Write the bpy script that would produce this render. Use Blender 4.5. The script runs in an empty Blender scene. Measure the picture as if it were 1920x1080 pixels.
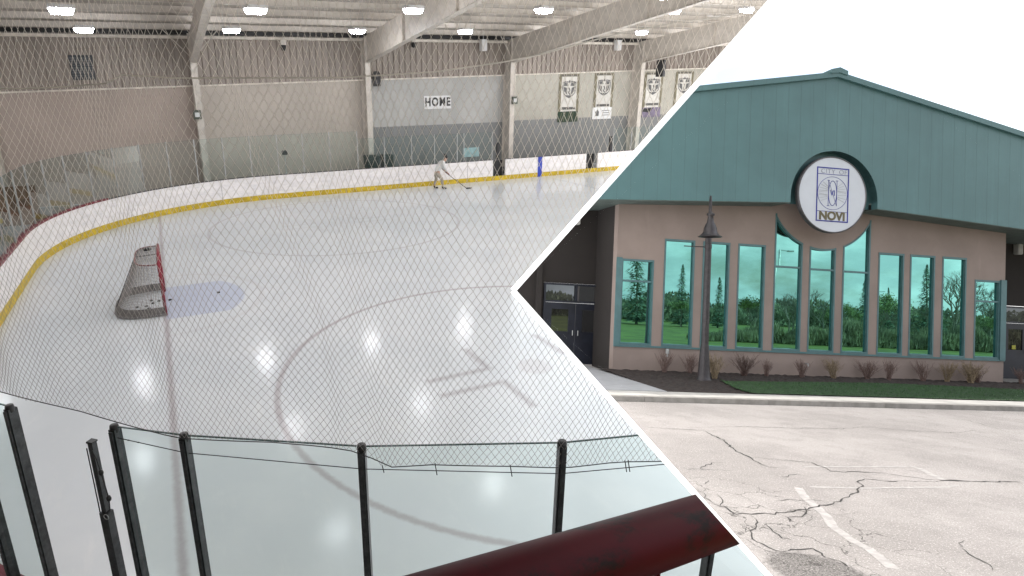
import bpy, bmesh, math, random
import numpy as np
from mathutils import Matrix, Vector
random.seed(7); rng = np.random.default_rng(7)
PI = math.pi
sc = bpy.context.scene
COL = sc.collection
# ------------------------------------------------------------------ camera
F, CX, CY = 1136.75, 806.16, 515.19          # focal length and principal point, pixels of a 1920 wide frame
CAM = Vector((0.37338, -15.16918, 4.94552)); PITCH, YAW, ROLL = 0.30543, 0.40977, 0.01441
def cam_axes():
    c, s = math.cos(YAW), math.sin(YAW); cp, sp = math.cos(PITCH), math.sin(PITCH)
    fwd = Vector((s*cp, c*cp, -sp)); right = Vector((c, -s, 0)); down = fwd.cross(right)
    cr, sr = math.cos(ROLL), math.sin(ROLL)
    return cr*right + sr*down, -sr*right + cr*down, fwd
RT, DN, FW = cam_axes()
cd = bpy.data.cameras.new('camera'); cam = bpy.data.objects.new('camera', cd); COL.objects.link(cam)
m = Matrix((RT, -DN, -FW)).transposed().to_4x4(); m.translation = CAM; cam.matrix_world = m
cd.sensor_width = 36; cd.lens = F/1920*36; cd.shift_x = (960-CX)/1920; cd.shift_y = (CY-540)/1920
cd.clip_start = .05; cd.clip_end = 2000
sc.camera = cam
sc.view_settings.view_transform = 'Standard'; sc.view_settings.look = 'None'; sc.view_settings.exposure = 0
sc.cycles.max_bounces = 10; sc.cycles.transparent_max_bounces = 24; sc.cycles.diffuse_bounces = 5
sc.cycles.caustics_reflective = False; sc.cycles.caustics_refractive = False; sc.cycles.sample_clamp_indirect = 6
# the forecourt's own frame: x along the facade, y away, z up, rink camera stands 2.15 m above its asphalt
MO = ((0.988886, -0.04908796, -0.14033835), (0.05283143, 0.99833687, 0.02307237), (0.13897238, -0.03023022, 0.98983474))
def c2w(v): return RT*v[0] + DN*v[1] + FW*v[2]
AX = c2w([MO[i][0] for i in range(3)]); AY = c2w([MO[i][2] for i in range(3)]); AZ = -c2w([MO[i][1] for i in range(3)])
T = Matrix((AX, AY, AZ)).transposed().to_4x4(); T.translation = CAM - AZ*2.15
# the two leaning faces of the partition that stands between the rink and the forecourt
def cray(u, v): return c2w(((u-CX)/F, (v-CY)/F, 1))
A0, U1, U2 = cray(961.5, 545), cray(1438, 10), cray(1438, 1076)
N1 = A0.cross(U1).normalized(); N2 = A0.cross(U2).normalized()
inside = cray(1750, 545)
if N1.dot(inside) < 0: N1 = -N1
if N2.dot(inside) < 0: N2 = -N2
# ------------------------------------------------------------------ nodes
class S:
    def __init__(s, nt, k): s.nt, s.k = nt, k
    def _m(s, op, *a):
        n = s.nt.nodes.new('ShaderNodeMath'); n.operation = op
        for i, v in enumerate((s,)+a):
            if isinstance(v, S): s.nt.links.new(v.k, n.inputs[i])
            else: n.inputs[i].default_value = v
        return S(s.nt, n.outputs[0])
    def __add__(s, o): return s._m('ADD', o)
    def __sub__(s, o): return s._m('SUBTRACT', o)
    def __mul__(s, o): return s._m('MULTIPLY', o)
    def __truediv__(s, o): return s._m('DIVIDE', o)
    def abs(s): return s._m('ABSOLUTE')
    def sqrt(s): return s._m('SQRT')
    def max(s, o): return s._m('MAXIMUM', o)
    def min(s, o): return s._m('MINIMUM', o)
    def frac(s): return s._m('FRACT')
    def ss(s, a, b):           # 1 below a, 0 above b
        n = s.nt.nodes.new('ShaderNodeMapRange'); n.interpolation_type = 'SMOOTHSTEP'
        s.nt.links.new(s.k, n.inputs[0]); n.inputs[1].default_value = a; n.inputs[2].default_value = b
        n.inputs[3].default_value = 1; n.inputs[4].default_value = 0
        return S(s.nt, n.outputs[0])
def new_mat(name):
    m = bpy.data.materials.new(name); m.use_nodes = True; nt = m.node_tree
    return m, nt, nt.nodes['Principled BSDF']
def objco(nt):
    n = nt.nodes.new('ShaderNodeTexCoord'); return n.outputs['Object']
def xyz(nt, co=None):
    n = nt.nodes.new('ShaderNodeSeparateXYZ'); nt.links.new(co or objco(nt), n.inputs[0])
    return [S(nt, n.outputs[i]) for i in range(3)]
def noise(nt, scale, detail=4, rough=.55, stretch=None, co=None):
    n = nt.nodes.new('ShaderNodeTexNoise'); n.inputs['Scale'].default_value = scale
    n.inputs['Detail'].default_value = detail; n.inputs['Roughness'].default_value = rough
    src = co or objco(nt)
    if stretch:
        mp = nt.nodes.new('ShaderNodeMapping'); mp.inputs['Scale'].default_value = stretch
        nt.links.new(src, mp.inputs[0]); src = mp.outputs[0]
    nt.links.new(src, n.inputs['Vector']); return S(nt, n.outputs[0])
def mix(nt, fac, a, b):
    n = nt.nodes.new('ShaderNodeMix'); n.data_type = 'RGBA'
    for sock, v in ((n.inputs[0], fac), (n.inputs[6], a), (n.inputs[7], b)):
        if isinstance(v, S): nt.links.new(v.k, sock)
        elif isinstance(v, bpy.types.NodeSocket): nt.links.new(v, sock)
        elif isinstance(v, (int, float)): sock.default_value = v
        else: sock.default_value = (*v, 1)
    return n.outputs[2]
def bump(nt, b, h, strength=.3, dist=.01):
    n = nt.nodes.new('ShaderNodeBump'); n.inputs['Strength'].default_value = strength; n.inputs['Distance'].default_value = dist
    nt.links.new(h.k, n.inputs['Height']); nt.links.new(n.outputs[0], b.inputs['Normal'])
def mat(name, c, rough=.6, metal=0, var=.18, scale=3, bmp=0, bscale=40, stretch=None, spec=.5, dirt=None, coat=0):
    m, nt, b = new_mat(name)
    lo = tuple(x*(1-var) for x in c); hi = tuple(min(1, x*(1+var)) for x in c)
    nz = noise(nt, scale, 6, .6, stretch)
    col = mix(nt, nz.ss(.65, .35), lo, hi)
    if dirt:
        d = noise(nt, scale*2.3, 8, .7, stretch); col = mix(nt, d.ss(.74, .44)*.45, col, dirt)
    nt.links.new(col, b.inputs['Base Color'])
    r2 = nz*.2 + (rough-.1); nt.links.new(r2.k, b.inputs['Roughness'])
    b.inputs['Metallic'].default_value = metal; b.inputs['Specular IOR Level'].default_value = spec
    b.inputs['Coat Weight'].default_value = coat
    if bmp: bump(nt, b, noise(nt, bscale, 5, .6), bmp, .01)
    return m
def glassy(name, tint, refl=(1, 1, 1), base=0.0, ior=1.45, rough=0.0, cap=1.0):
    m, nt, b = new_mat(name); nt.nodes.remove(b); out = nt.nodes['Material Output']
    tr = nt.nodes.new('ShaderNodeBsdfTransparent'); tr.inputs[0].default_value = (*tint, 1)
    gl = nt.nodes.new('ShaderNodeBsdfGlossy'); gl.inputs[0].default_value = (*refl, 1); gl.inputs['Roughness'].default_value = rough
    fr = nt.nodes.new('ShaderNodeFresnel'); fr.inputs[0].default_value = ior
    f = S(nt, fr.outputs[0])*.75 + base; f = f.min(cap)
    mx = nt.nodes.new('ShaderNodeMixShader'); nt.links.new(f.k, mx.inputs[0])
    nt.links.new(tr.outputs[0], mx.inputs[1]); nt.links.new(gl.outputs[0], mx.inputs[2]); nt.links.new(mx.outputs[0], out.inputs[0])
    return m
def emit(name, c, s):
    m, nt, b = new_mat(name); b.inputs['Base Color'].default_value = (*c, 1)
    b.inputs['Emission Color'].default_value = (*c, 1); b.inputs['Emission Strength'].default_value = s
    return m
# ------------------------------------------------------------------ mesh helpers
class MB:
    def __init__(s): s.v, s.f = [], []
    def add(s, v, f):
        b = len(s.v); s.v += [tuple(p) for p in v]; s.f += [tuple(b+i for i in q) for q in f]; return s
    def box(s, lo, hi, M=None):
        (x0, y0, z0), (x1, y1, z1) = lo, hi
        v = [Vector(p) for p in ((x0,y0,z0),(x1,y0,z0),(x1,y1,z0),(x0,y1,z0),(x0,y0,z1),(x1,y0,z1),(x1,y1,z1),(x0,y1,z1))]
        if M: v = [M @ p for p in v]
        return s.add(v, [(0,3,2,1),(4,5,6,7),(0,1,5,4),(1,2,6,5),(2,3,7,6),(3,0,4,7)])
    def prism(s, pts, axis, a, b):       # pts 2-D, ccw; extruded along axis (0, 1 or 2) from a to b
        def P(p, t): 
            q = list(p); q.insert(axis, t); return q
        n = len(pts); v = [P(p, a) for p in pts]+[P(p, b) for p in pts]
        return s.add(v, [tuple(range(n-1, -1, -1)), tuple(range(n, 2*n))]+[(i, (i+1) % n, n+(i+1) % n, n+i) for i in range(n)])
    def tube(s, pts, r, n=8, cap=True):
        pts = [Vector(p) for p in pts]; k = len(pts); rr = r if isinstance(r, (list, tuple)) else [r]*k
        vs, fs = [], []; up = None
        for i, p in enumerate(pts):
            d = (pts[min(i+1, k-1)]-pts[max(i-1, 0)]).normalized()
            if up is None: up = d.orthogonal().normalized()
            up = (up-d*up.dot(d)); up = up.normalized() if up.length > 1e-6 else d.orthogonal().normalized()
            w = d.cross(up)
            for j in range(n):
                a = 2*PI*j/n; vs.append(p+(up*math.cos(a)+w*math.sin(a))*rr[i])
        for i in range(k-1):
            for j in range(n):
                a, b = i*n+j, i*n+(j+1) % n; fs.append((a, b, b+n, a+n))
        if cap: fs += [tuple(range(n-1, -1, -1)), tuple(range((k-1)*n, k*n))]
        return s.add(vs, fs)
    def lathe(s, prof, c=(0, 0, 0), n=24):
        vs, fs = [], []
        for r, z in prof:
            for j in range(n):
                a = 2*PI*j/n; vs.append((c[0]+r*math.cos(a), c[1]+r*math.sin(a), c[2]+z))
        for i in range(len(prof)-1):
            for j in range(n):
                a, b = i*n+j, i*n+(j+1) % n; fs.append((a, b, b+n, a+n))
        return s.add(vs, fs)
    def build(s, name, m, parent=None, smooth=False, bevel=0):
        me = bpy.data.meshes.new(name); me.from_pydata([tuple(p) for p in s.v], [], s.f); me.validate()
        if bevel:
            bm = bmesh.new(); bm.from_mesh(me); bmesh.ops.remove_doubles(bm, verts=bm.verts, dist=1e-5)
            bmesh.ops.bevel(bm, geom=[e for e in bm.edges], offset=bevel, segments=2, affect='EDGES', clamp_overlap=True)
            bm.to_mesh(me); bm.free()
        me.materials.append(m)
        if smooth:
            for p in me.polygons: p.use_smooth = True
        o = bpy.data.objects.new(name, me); COL.objects.link(o); o.parent = parent
        return o
def tag(o, label=None, cat=None, group=None, kind=None):
    if label: o['label'] = label
    if cat: o['category'] = cat
    if group: o['group'] = group
    if kind: o['kind'] = kind
    return o
OUT = set()
def thing(name, label, cat, loc=(0, 0, 0), rz=0, group=None, out=False):
    o = bpy.data.objects.new(name, None); COL.objects.link(o); o.empty_display_size = .2
    M = Matrix.Translation(loc) @ Matrix.Rotation(rz, 4, 'Z')
    o.matrix_world = T @ M if out else M
    return tag(o, label, cat, group)
def place(o, loc=(0, 0, 0), rz=0, out=False, sc_=1, rx=0):
    M = Matrix.Translation(loc) @ Matrix.Rotation(rz, 4, 'Z') @ Matrix.Rotation(rx, 4, 'X') @ Matrix.Scale(sc_, 4)
    o.matrix_world = T @ M if out else M
    return o
def dup(root, loc, rz=0, label=None, out=False, sc_=1):
    r = root.copy(); COL.objects.link(r)
    if label: r['label'] = label
    place(r, loc, rz, out, sc_)
    for ch in [c for c in bpy.data.objects if c.parent is root]:
        c = ch.copy(); COL.objects.link(c); c.parent = r
        for g in [g for g in bpy.data.objects if g.parent is ch]:
            d = g.copy(); COL.objects.link(d); d.parent = c
    return r
def struct(name, mb, m, out=False, smooth=False):
    o = mb.build(name, m, None, smooth); o['kind'] = 'structure'
    if out: o.matrix_world = T.copy()
    return o
def text_mb(body, size, depth=.004, weight=0.0, sx=1.0, space=1.0):
    cu = bpy.data.curves.new('t', 'FONT'); cu.body = body; cu.size = size; cu.extrude = depth; cu.offset = weight
    cu.align_x = 'CENTER'; cu.align_y = 'CENTER'; cu.space_character = space
    o = bpy.data.objects.new('t', cu); COL.objects.link(o); bpy.context.view_layer.update()
    me = bpy.data.meshes.new_from_object(o.evaluated_get(bpy.context.evaluated_depsgraph_get()))
    mb = MB(); mb.add([(v.co.x*sx, -v.co.z, v.co.y) for v in me.vertices], [tuple(p.vertices) for p in me.polygons])
    bpy.data.objects.remove(o); bpy.data.meshes.remove(me); bpy.data.curves.remove(cu)
    return mb            # stands in the x-z plane, faces -y
def shift(mb, d): mb.v = [(p[0]+d[0], p[1]+d[1], p[2]+d[2]) for p in mb.v]; return mb
def skin_obj(name, chains, m, parent=None, sub=2):
    """chains: list of (list of (point, radius), attach) - attach = (chain, index) that the first point hangs from"""
    vs, es, rs, idx = [], [], [], []
    for ch, att in chains:
        prev = idx[att[0]][att[1]] if att else None; my = []
        for p, r in ch:
            vs.append(p); rs.append(r); k = len(vs)-1
            if prev is not None: es.append((prev, k))
            prev = k; my.append(k)
        idx.append(my)
    me = bpy.data.meshes.new(name); me.from_pydata(vs, es, [])
    o = bpy.data.objects.new(name, me); COL.objects.link(o)
    md = o.modifiers.new('s', 'SKIN'); md.use_smooth_shade = True
    for i, sv in enumerate(me.skin_vertices[0].data):
        r = rs[i]; sv.radius = r if isinstance(r, tuple) else (r, r); sv.use_root = (i == 0)
    o.modifiers.new('u', 'SUBSURF').levels = sub; o.modifiers['u'].render_levels = sub
    bpy.context.view_layer.update()
    me2 = bpy.data.meshes.new_from_object(o.evaluated_get(bpy.context.evaluated_depsgraph_get()))
    bpy.data.objects.remove(o); me2.materials.clear(); me2.materials.append(m)
    for p in me2.polygons: p.use_smooth = True
    o = bpy.data.objects.new(name, me2); COL.objects.link(o); o.parent = parent
    return o
# ------------------------------------------------------------------ rink materials
def ice_mat():
    m, nt, b = new_mat('ice'); x, y, z = xyz(nt)
    n1 = noise(nt, .35, 5, .6); n2 = noise(nt, 3.0, 8, .75, (1, .25, 1)); n3 = noise(nt, 45, 3, .6, (1, .06, 1))
    n4 = noise(nt, 14, 6, .7); wob = (noise(nt, 9, 4)-.5)*.05
    col = mix(nt, n1.ss(.62, .38), (.655, .675, .69), (.735, .745, .75))
    col = mix(nt, n2.ss(.46, .36)*.22, col, (.56, .60, .64))
    col = mix(nt, n3.ss(.34, .28)*.10, col, (.62, .66, .70))
    col = mix(nt, n4.ss(.38, .28)*.14, col, (.60, .63, .66))
    xx = x+wob; yy = y+wob
    def seg(x0, x1, y0, y1, s=.05):
        cx, cy = (x0+x1)/2, (y0+y1)/2
        dx = (xx-cx).abs()-abs(x1-x0)/2; dy = (yy-cy).abs()-abs(y1-y0)/2
        return dx.max(dy).ss(-s*.4, s*.9)
    def hyp(a, b): return (a*a+b*b).sqrt()
    fade = n4*.5 + .72
    red = (.40, .355, .37)
    col = mix(nt, seg(-.032, .032, -12, 12, .07)*.80*fade, col, red)
    for sgn in (1, -1):
        r = hyp(xx-6.1, yy-6.71*sgn); k = .72 if sgn < 0 else .45
        col = mix(nt, ((r-4.57).abs()).ss(.012, .085)*k*fade, col, red)
        col = mix(nt, r.ss(.24, .38)*(.30 if sgn < 0 else .12), col, (.46, .42, .43))
        q = None
        for a in (-1, 1):
            for c in (-1, 1):
                s1 = seg(6.1+a*.82, 6.1+a*1.98, sgn*6.71+c*.28-.03, sgn*6.71+c*.28+.03, .12)
                s2 = seg(6.1+a*.80-.03, 6.1+a*.80+.03, sgn*6.71+c*.28, sgn*6.71+c*1.2, .12)
                t = s1.max(s2); q = t if q is None else q.max(t)
        col = mix(nt, q*(.72 if sgn < 0 else .2)*fade, col, (.40, .375, .39))
    cr = hyp(x, y)
    inz = cr.ss(1.79, 1.87)*((y.abs()).ss(1.19, 1.25))*((x*-1).ss(-.03, .02))
    col = mix(nt, inz*.58, col, (.45, .50, .66))
    ring = ((cr-2.25).abs()).ss(.02, .1)*((x*-1).ss(-.05, .02))
    col = mix(nt, ring*.2, col, (.5, .45, .45))
    col = mix(nt, seg(19.35, 19.55, -12, 12, .08)*.28, col, (.36, .40, .48))
    nt.links.new(col, b.inputs['Base Color'])
    rr = n4*.08+n1*.06+.075
    nt.links.new(rr.k, b.inputs['Roughness']); b.inputs['IOR'].default_value = 1.33; b.inputs['Specular IOR Level'].default_value = .14
    bump(nt, b, noise(nt, 2.2, 8, .7, (1, .5, 1)), .06, .02)
    return m
ICE = ice_mat()
CONC = mat('concrete', (.30, .30, .30), .7, var=.15, bmp=.1)
RUBBER = mat('rubber_floor', (.10, .10, .105), .8)
BOARD = mat('board_plastic', (.88, .845, .84), .35, var=.05, scale=2, dirt=(.50, .50, .52), stretch=(1, 1, 2))
YEL = mat('kick_yellow', (.58, .41, .015), .45, var=.18, scale=4, dirt=(.30, .22, .04))
CAPD = mat('cap_dark', (.06, .05, .055), .5)
CAPR = mat('cap_red', (.17, .015, .03), .4, var=.3, scale=8)
BLUE = mat('line_blue', (.02, .05, .38), .4)
GLASS = glassy('clear_glass', (.83, .90, .885), (.42, .46, .45), .0, cap=.30)
GEDGE = mat('glass_edge', (.03, .07, .065), .3)
POSTD = mat('post_gunmetal', (.045, .048, .05), .38, .6, var=.3, scale=12, dirt=(.12, .12, .12))
POSTL = mat('post_aluminium', (.5, .51, .51), .4, .5)
_m, _t, _p = new_mat('net_twine_shade_graded'); _x, _y, _z = xyz(_t)
_t.links.new(mix(_t, _z.ss(3.2, 4.7), (.80, .74, .66), (.27, .255, .245)), _p.inputs['Base Color']); _p.inputs['Roughness'].default_value = .85  # light and shade put into the colour: pale twine above, dark below
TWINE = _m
ROPE = mat('dark_cord', (.03, .03, .032), .7)
ROPEW = mat('pale_cord', (.60, .56, .50), .8)
def wall_mat(name, top, low=None, zl=2.78, drt=.3):
    m, nt, b = new_mat(name); x, y, z = xyz(nt)
    n1 = noise(nt, .5, 6, .6); n2 = noise(nt, 5, 8, .7, (1, 1, .3)); n3 = noise(nt, 12, 6, .7)
    col = mix(nt, n1.ss(.65, .35), tuple(c*.90 for c in top), tuple(min(1, c*1.06) for c in top))
    if low: col = mix(nt, (z+n3*.02).ss(zl, zl+.03), col, low)
    col = mix(nt, n2.ss(.40, .30)*drt, col, tuple(c*.62 for c in top))
    # scuff marks low on the panels
    sc_ = noise(nt, 3.2, 10, .8, (1, 1, 2.2)).ss(.66, .62)*(z.ss(3.4, 4.2)); col = mix(nt, sc_*.6, col, (.06, .05, .045))
    # panel joints, every 4 m
    j = ((x/4.05).frac()-.5).abs().ss(.0012, .004); col = mix(nt, j*.6, col, tuple(c*.45 for c in top))
    nt.links.new(col, b.inputs['Base Color']); b.inputs['Roughness'].default_value = .6
    bump(nt, b, n3, .08, .01)
    return m
W1 = wall_mat('wall_taupe', (.48, .395, .345)); W2 = wall_mat('wall_beige', (.53, .475, .42))
W3 = wall_mat('wall_two_tone', (.45, .445, .43), (.205, .21, .212), 2.8, .1); W4 = wall_mat('wall_cream_two_tone', (.46, .44, .385), (.205, .21, .212), 2.85, .1)
CORR = mat('corrugated_steel', (.33, .285, .25), .5, .1, var=.1, scale=1, stretch=(1, 1, .1), dirt=(.15, .13, .12))
TRIM = mat('trim_paint', (.74, .69, .62), .5)
STEEL = mat('painted_steel', (.60, .555, .50), .42, 0, var=.08, scale=2, dirt=(.33, .3, .27))
DECK = mat('roof_deck', (.50, .465, .42), .55, 0, var=.08, scale=.8, dirt=(.30, .27, .25))
BLACK = mat('black_plastic', (.012, .012, .013), .45)
LENS = emit('lamp_lens', (.96, .965, 1.0), 93)
HOUS = mat('lamp_housing', (.5, .5, .5), .4)
WHITE = mat('white_board', (.80, .80, .80), .5, var=.03)
RED = mat('goal_red', (.22, .010, .025), .35, var=.2)
# ------------------------------------------------------------------ rink outline
RC = 8.53; L1 = 34.82; LA = RC*PI/2; L2 = 8.84
def OP(s, off=0.0):
    if s < L1: return (40-s, 12.95+off)
    s -= L1
    if s < LA: t = PI/2+s/RC; return (5.18+(RC+off)*math.cos(t), 4.42+(RC+off)*math.sin(t))
    s -= LA
    if s < L2: return (-3.35-off, 4.42-s)
    s -= L2
    if s < LA: t = PI+s/RC; return (5.18+(RC+off)*math.cos(t), -4.42+(RC+off)*math.sin(t))
    return (5.18+s-LA, -12.95-off)
LT = 2*L1+2*LA+L2
def s_far(X): return 40-X if X >= 5.18 else L1+RC*(math.acos((X-5.18)/RC)-PI/2)
def s_near(X):
    if X > 5.18: return L1+LA+L2+LA+X-5.18
    return L1+LA+L2+RC*(2*PI-math.acos((X-5.18)/RC)-PI)
def sweep(mb, s0, s1, o0, o1, z0, z1, step=.3):
    n = max(1, int(abs(s1-s0)/step)); ss = [s0+(s1-s0)*i/n for i in range(n+1)]
    v, f = [], []
    for s in ss:
        a, b = OP(s, o0), OP(s, o1)
        v += [(a[0], a[1], z0), (b[0], b[1], z0), (b[0], b[1], z1), (a[0], a[1], z1)]
    for i in range(n):
        k = i*4
        for j in range(4): f.append((k+j, k+(j+1) % 4, k+4+(j+1) % 4, k+4+j))
    f += [(3, 2, 1, 0), (n*4, n*4+1, n*4+2, n*4+3)]
    return mb.add(v, f)
# ice and floor
pts = [OP(LT*i/400) for i in range(401)]
struct('ice', MB().add([(p[0], p[1], 0) for p in pts], [tuple(range(len(pts)))]), ICE)
struct('floor', MB().add([(-9, -20, -.02), (40, -20, -.02), (40, 15.9, -.02), (-9, 15.9, -.02)], [(0, 1, 2, 3)]), CONC)
# boards with their glass: one standing structure
rb = thing('rink_boards', 'white dasher boards with yellow kick plate and clear glass panes round the ice', 'boards', (0, 0, 0))
gates = [(s_far(17.05), s_far(16.3)), (s_far(23.1), s_far(22.3))]
edges = [0]+[e for g in sorted(gates) for e in g]+[LT]
mb = MB()
for i in range(0, len(edges), 2):
    sweep(mb, edges[i], edges[i+1], 0, .09, .0, 1.07)
for g in gates: sweep(mb, g[0], g[1], 0, .09, 0, .2)
mb.build('board_facing', BOARD, rb)
mb = MB()
sweep(mb, 0, LT, -.012, -.001, .0, .23); mb.build('kick_plate', YEL, rb)
mb = MB(); sA, sB = s_far(-1.6), s_near(3.2)
for a, b in ((edges[0], edges[1]), (edges[2], edges[3]), (edges[4], sA)): sweep(mb, a, b, -.015, .11, 1.072, 1.095)
mb.build('cap_rail', CAPD, rb)
mb = MB(); sweep(mb, sA, s_near(-2.6), -.02, .13, 1.072, 1.13); sweep(mb, s_near(-2.6)+.01, LT, -.03, .16, 1.072, 1.13); mb.build('cap_rail', CAPR, rb)
mb = MB(); sweep(mb, s_far(19.35), s_far(19.08), -.016, -.013, .004, 1.068); mb.build('blue_line_stripe', BLUE, rb)
for a, b in gates:
    mb = MB(); sweep(mb, a, b, .35, .40, .0, 1.0); mb.build('gate_dark_stand_in', BLACK, rb)  # black panel stands in for the dark of the bench space behind
for k, (sx, n) in enumerate(((s_far(14.8), 3), (s_far(11), 2), (s_far(2.6), 3))):   # joints between facings
    mb = MB(); sweep(mb, sx, sx+.012, -.003, -.001, .2, 1.07); mb.build('joint', CAPD, rb)
def post(s, z0, z1, w, off, m, d=None):
    x, y = OP(s, off); t = OP(s+.01, off); a = math.atan2(t[1]-y, t[0]-x); d = d or w
    M = Matrix.Translation((x, y, 0)) @ Matrix.Rotation(a, 4, 'Z')
    mb = MB(); mb.box((-w/2, -d/2, z0), (w/2, d/2, z1), M); mb.box((-w*.28, -d*.72, z0), (w*.28, -d/2+.001, z1-.01), M); mb.box((-w*.28, d/2-.001, z0), (w*.28, d*.72, z1-.01), M)
    return mb.build('glass_post', m, rb)
def pane(sa, sb, z1, off=.05, e=.03):
    n = math.copysign(1, sb-sa); a, b = Vector((*OP(sa+e*n, off), 0)), Vector((*OP(sb-e*n, off), 0))
    d = (b-a); L = d.length; ang = math.atan2(d.y, d.x); M = Matrix.Translation(a) @ Matrix.Rotation(ang, 4, 'Z')
    p = MB().add([M @ Vector(q) for q in ((0, 0, 1.10), (L, 0, 1.10), (L, 0, z1), (0, 0, z1))], [(0, 1, 2, 3)]).build('glass_pane', GLASS, rb)
    MB().box((0, -.005, z1+.001), (L, .005, z1+.008), M).build('pane_edge', GEDGE, p)
fx = [16.25, 14.6, 14.22, 12.95, 11.72, 10.3, 8.95, 7.6, 6.35, 5.2, 4.0, 2.85]
ss = [s_far(X) for X in fx]; s = ss[-1]
while s < L1+LA+L2+2.0: s += 1.22; ss.append(s)
for i, s in enumerate(ss):
    X = OP(s)[0]; zt = 2.5 if (X > 9.5 and i < 8) else 2.84
    post(s, 1.09, zt+.03, .034, .05, POSTL)
    if i < len(ss)-1: pane(s, ss[i+1], zt if i+1 > 6 or X < 9.5 else 2.5)
for i in range(8):
    s = s_far(24.15+i*1.3); post(s, 1.09, 2.4, .034, .05, POSTL)
    if i < 7: pane(s, s_far(24.15+(i+1)*1.3), 2.38)
for X in (16.62, 24.02):
    x, y = X, 13.05; MB().box((x-.07, y-.06, 1.08), (x+.07, y+.06, 1.95), None).build('pad', BLACK, rb)
near_posts = [-2.2, -1.13, -.79, -.11, .30, 1.28, 2.40, 3.45, 4.6]
for X in near_posts: post(s_near(X), 1.12, 2.83, .046, .05, POSTD, .06)
for a, b in ((-2.2, -1.13), (-1.13, -.79), (-.11, .30), (.30, 1.28), (1.28, 2.40), (2.40, 3.45), (3.45, 4.6)):
    pane(s_near(a), s_near(b), 2.84)
for X in near_posts[2:]:                                    # cap and screw heads on each near post
    x, y = OP(s_near(X), .05); mb = MB().lathe([(0, .02), (.026, .02), (.03, .0), (.028, -.03)], (x, y, 2.835), 12); mb.build('post_cap', BLACK, rb, True)
# ------------------------------------------------------------------ netting
ZB = [(-4, 3.12), (-.84, 2.98), (-.34, 2.95), (-.02, 2.89), (.23, 2.845), (.75, 2.872), (1.04, 2.86), (1.22, 2.83), (1.33, 2.77), (1.38, 2.725), (1.63, 2.745), (1.9, 2.73), (2.06, 2.722), (2.38, 2.69), (2.7, 2.705), (3.05, 2.67), (9, 2.67)]
def zbot(X): return float(np.interp(X, [p[0] for p in ZB], [p[1] for p in ZB]))
SF = s_near(1.15)
def net_pt(s, z):
    X = OP(s)[0]
    w = s+.030*math.sin(2*PI*s/1.25+z*.5)+.007*math.sin(2*PI*s/.43+z*1.7)-.05*math.exp(-((s-SF-.07*math.sin(z*2.2)+.16*(z-2.8))/.11)**2)*(s-SF-.07*math.sin(z*2.2)+.16*(z-2.8))/.11
    k = min(1, max(0, (z-2.75)/.5))
    off = .085+k*(.030*math.sin(2*PI*s/1.3+.8*math.sin(z*1.1))+.006*math.sin(2*PI*s/.41+z*1.7))
    x, y = OP(w, off); return x, y, z
def build_net():
    s0, s1 = s_near(-2.9), s_near(3.9); c = .0196; ni = int((s1-s0)/c)
    zs = [0.0]
    while zs[-1] < 3.4: zs.append(zs[-1]+.5*(.060+.034*min(1, max(0, (zs[-1]-.5)/2.0))))
    nj = len(zs); V = np.zeros((ni+1, nj, 3)); ok = (np.add.outer(np.arange(ni+1), np.arange(nj)) % 2 == 0)
    for i in range(ni+1):
        s = s0+i*c; zb = zbot(OP(s)[0])
        for j in range(nj):
            if ok[i, j]:
                f = j/nj; z = zb*(1-f)+(2.8)*f+zs[j]
                V[i, j] = net_pt(s+rng.normal(0, .0012), z+rng.normal(0, .0015))
    A, B = [], []
    for i in range(ni):
        for j in range(nj-1):
            if ok[i, j]:  A.append(V[i, j]); B.append(V[i+1, j+1])
            else: A.append(V[i+1, j]); B.append(V[i, j+1])
    A, B = np.array(A), np.array(B)
    C = np.array(CAM); mid = (A+B)/2-C
    keep = ~((mid @ np.array(N1) > .09) & (mid @ np.array(N2) > .09)); A, B = A[keep], B[keep]
    D = B-A; D /= np.linalg.norm(D, axis=1)[:, None]
    U = np.cross(D, [.3, .9, .1]); U /= np.linalg.norm(U, axis=1)[:, None]; W = np.cross(D, U)
    r = .00128; vs = []
    for P in (A, B):
        for a in (0, 2.094, 4.189): vs.append(P+r*(U*math.cos(a)+W*math.sin(a)))
    vs = np.stack(vs, 1).reshape(-1, 3); n = len(A); base = (np.arange(n)*6)[:, None]
    fs = np.concatenate([base+np.array(q) for q in ((0, 1, 4, 3), (1, 2, 5, 4), (2, 0, 3, 5))], 0)
    me = bpy.data.meshes.new('netting'); me.vertices.add(len(vs)); me.vertices.foreach_set('co', vs.ravel())
    me.loops.add(fs.size); me.loops.foreach_set('vertex_index', fs.ravel())
    me.polygons.add(len(fs)); me.polygons.foreach_set('loop_start', np.arange(0, fs.size, 4)); me.polygons.foreach_set('loop_total', np.full(len(fs), 4))
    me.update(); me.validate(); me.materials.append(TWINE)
    o = bpy.data.objects.new('safety_net', me); COL.objects.link(o)
    return tag(o, 'pale diamond mesh safety netting hanging in folds above the near rink glass', 'netting')
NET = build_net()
def along(X0, X1, zf, off=.09, n=60): 
    a, b = s_near(X0), s_near(X1); out = []
    for i in range(n+1):
        s = a+(b-a)*i/n; x, y = OP(s, off); out.append((x, y, zf(x)))
    return out
MB().tube(along(-3.2, 4.2, zbot, .09, 90), .0032, 6).build('hem_cord', ROPE, NET)
def zwire(X): return float(np.interp(X, [-.11, .30, 1.28, 2.4, 3.45, 4.6], [2.77, 2.722, 2.69, 2.63, 2.612, 2.60]))
wire = []
for X in near_posts[3:]: x, y = OP(s_near(X), .062); wire.append((x, y, zwire(X)))
o = MB().tube(wire, .0030, 6).build('tie_wire', ROPE); tag(o, 'thin dark wire strung along the glass just under its top edge', 'wire')
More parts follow.
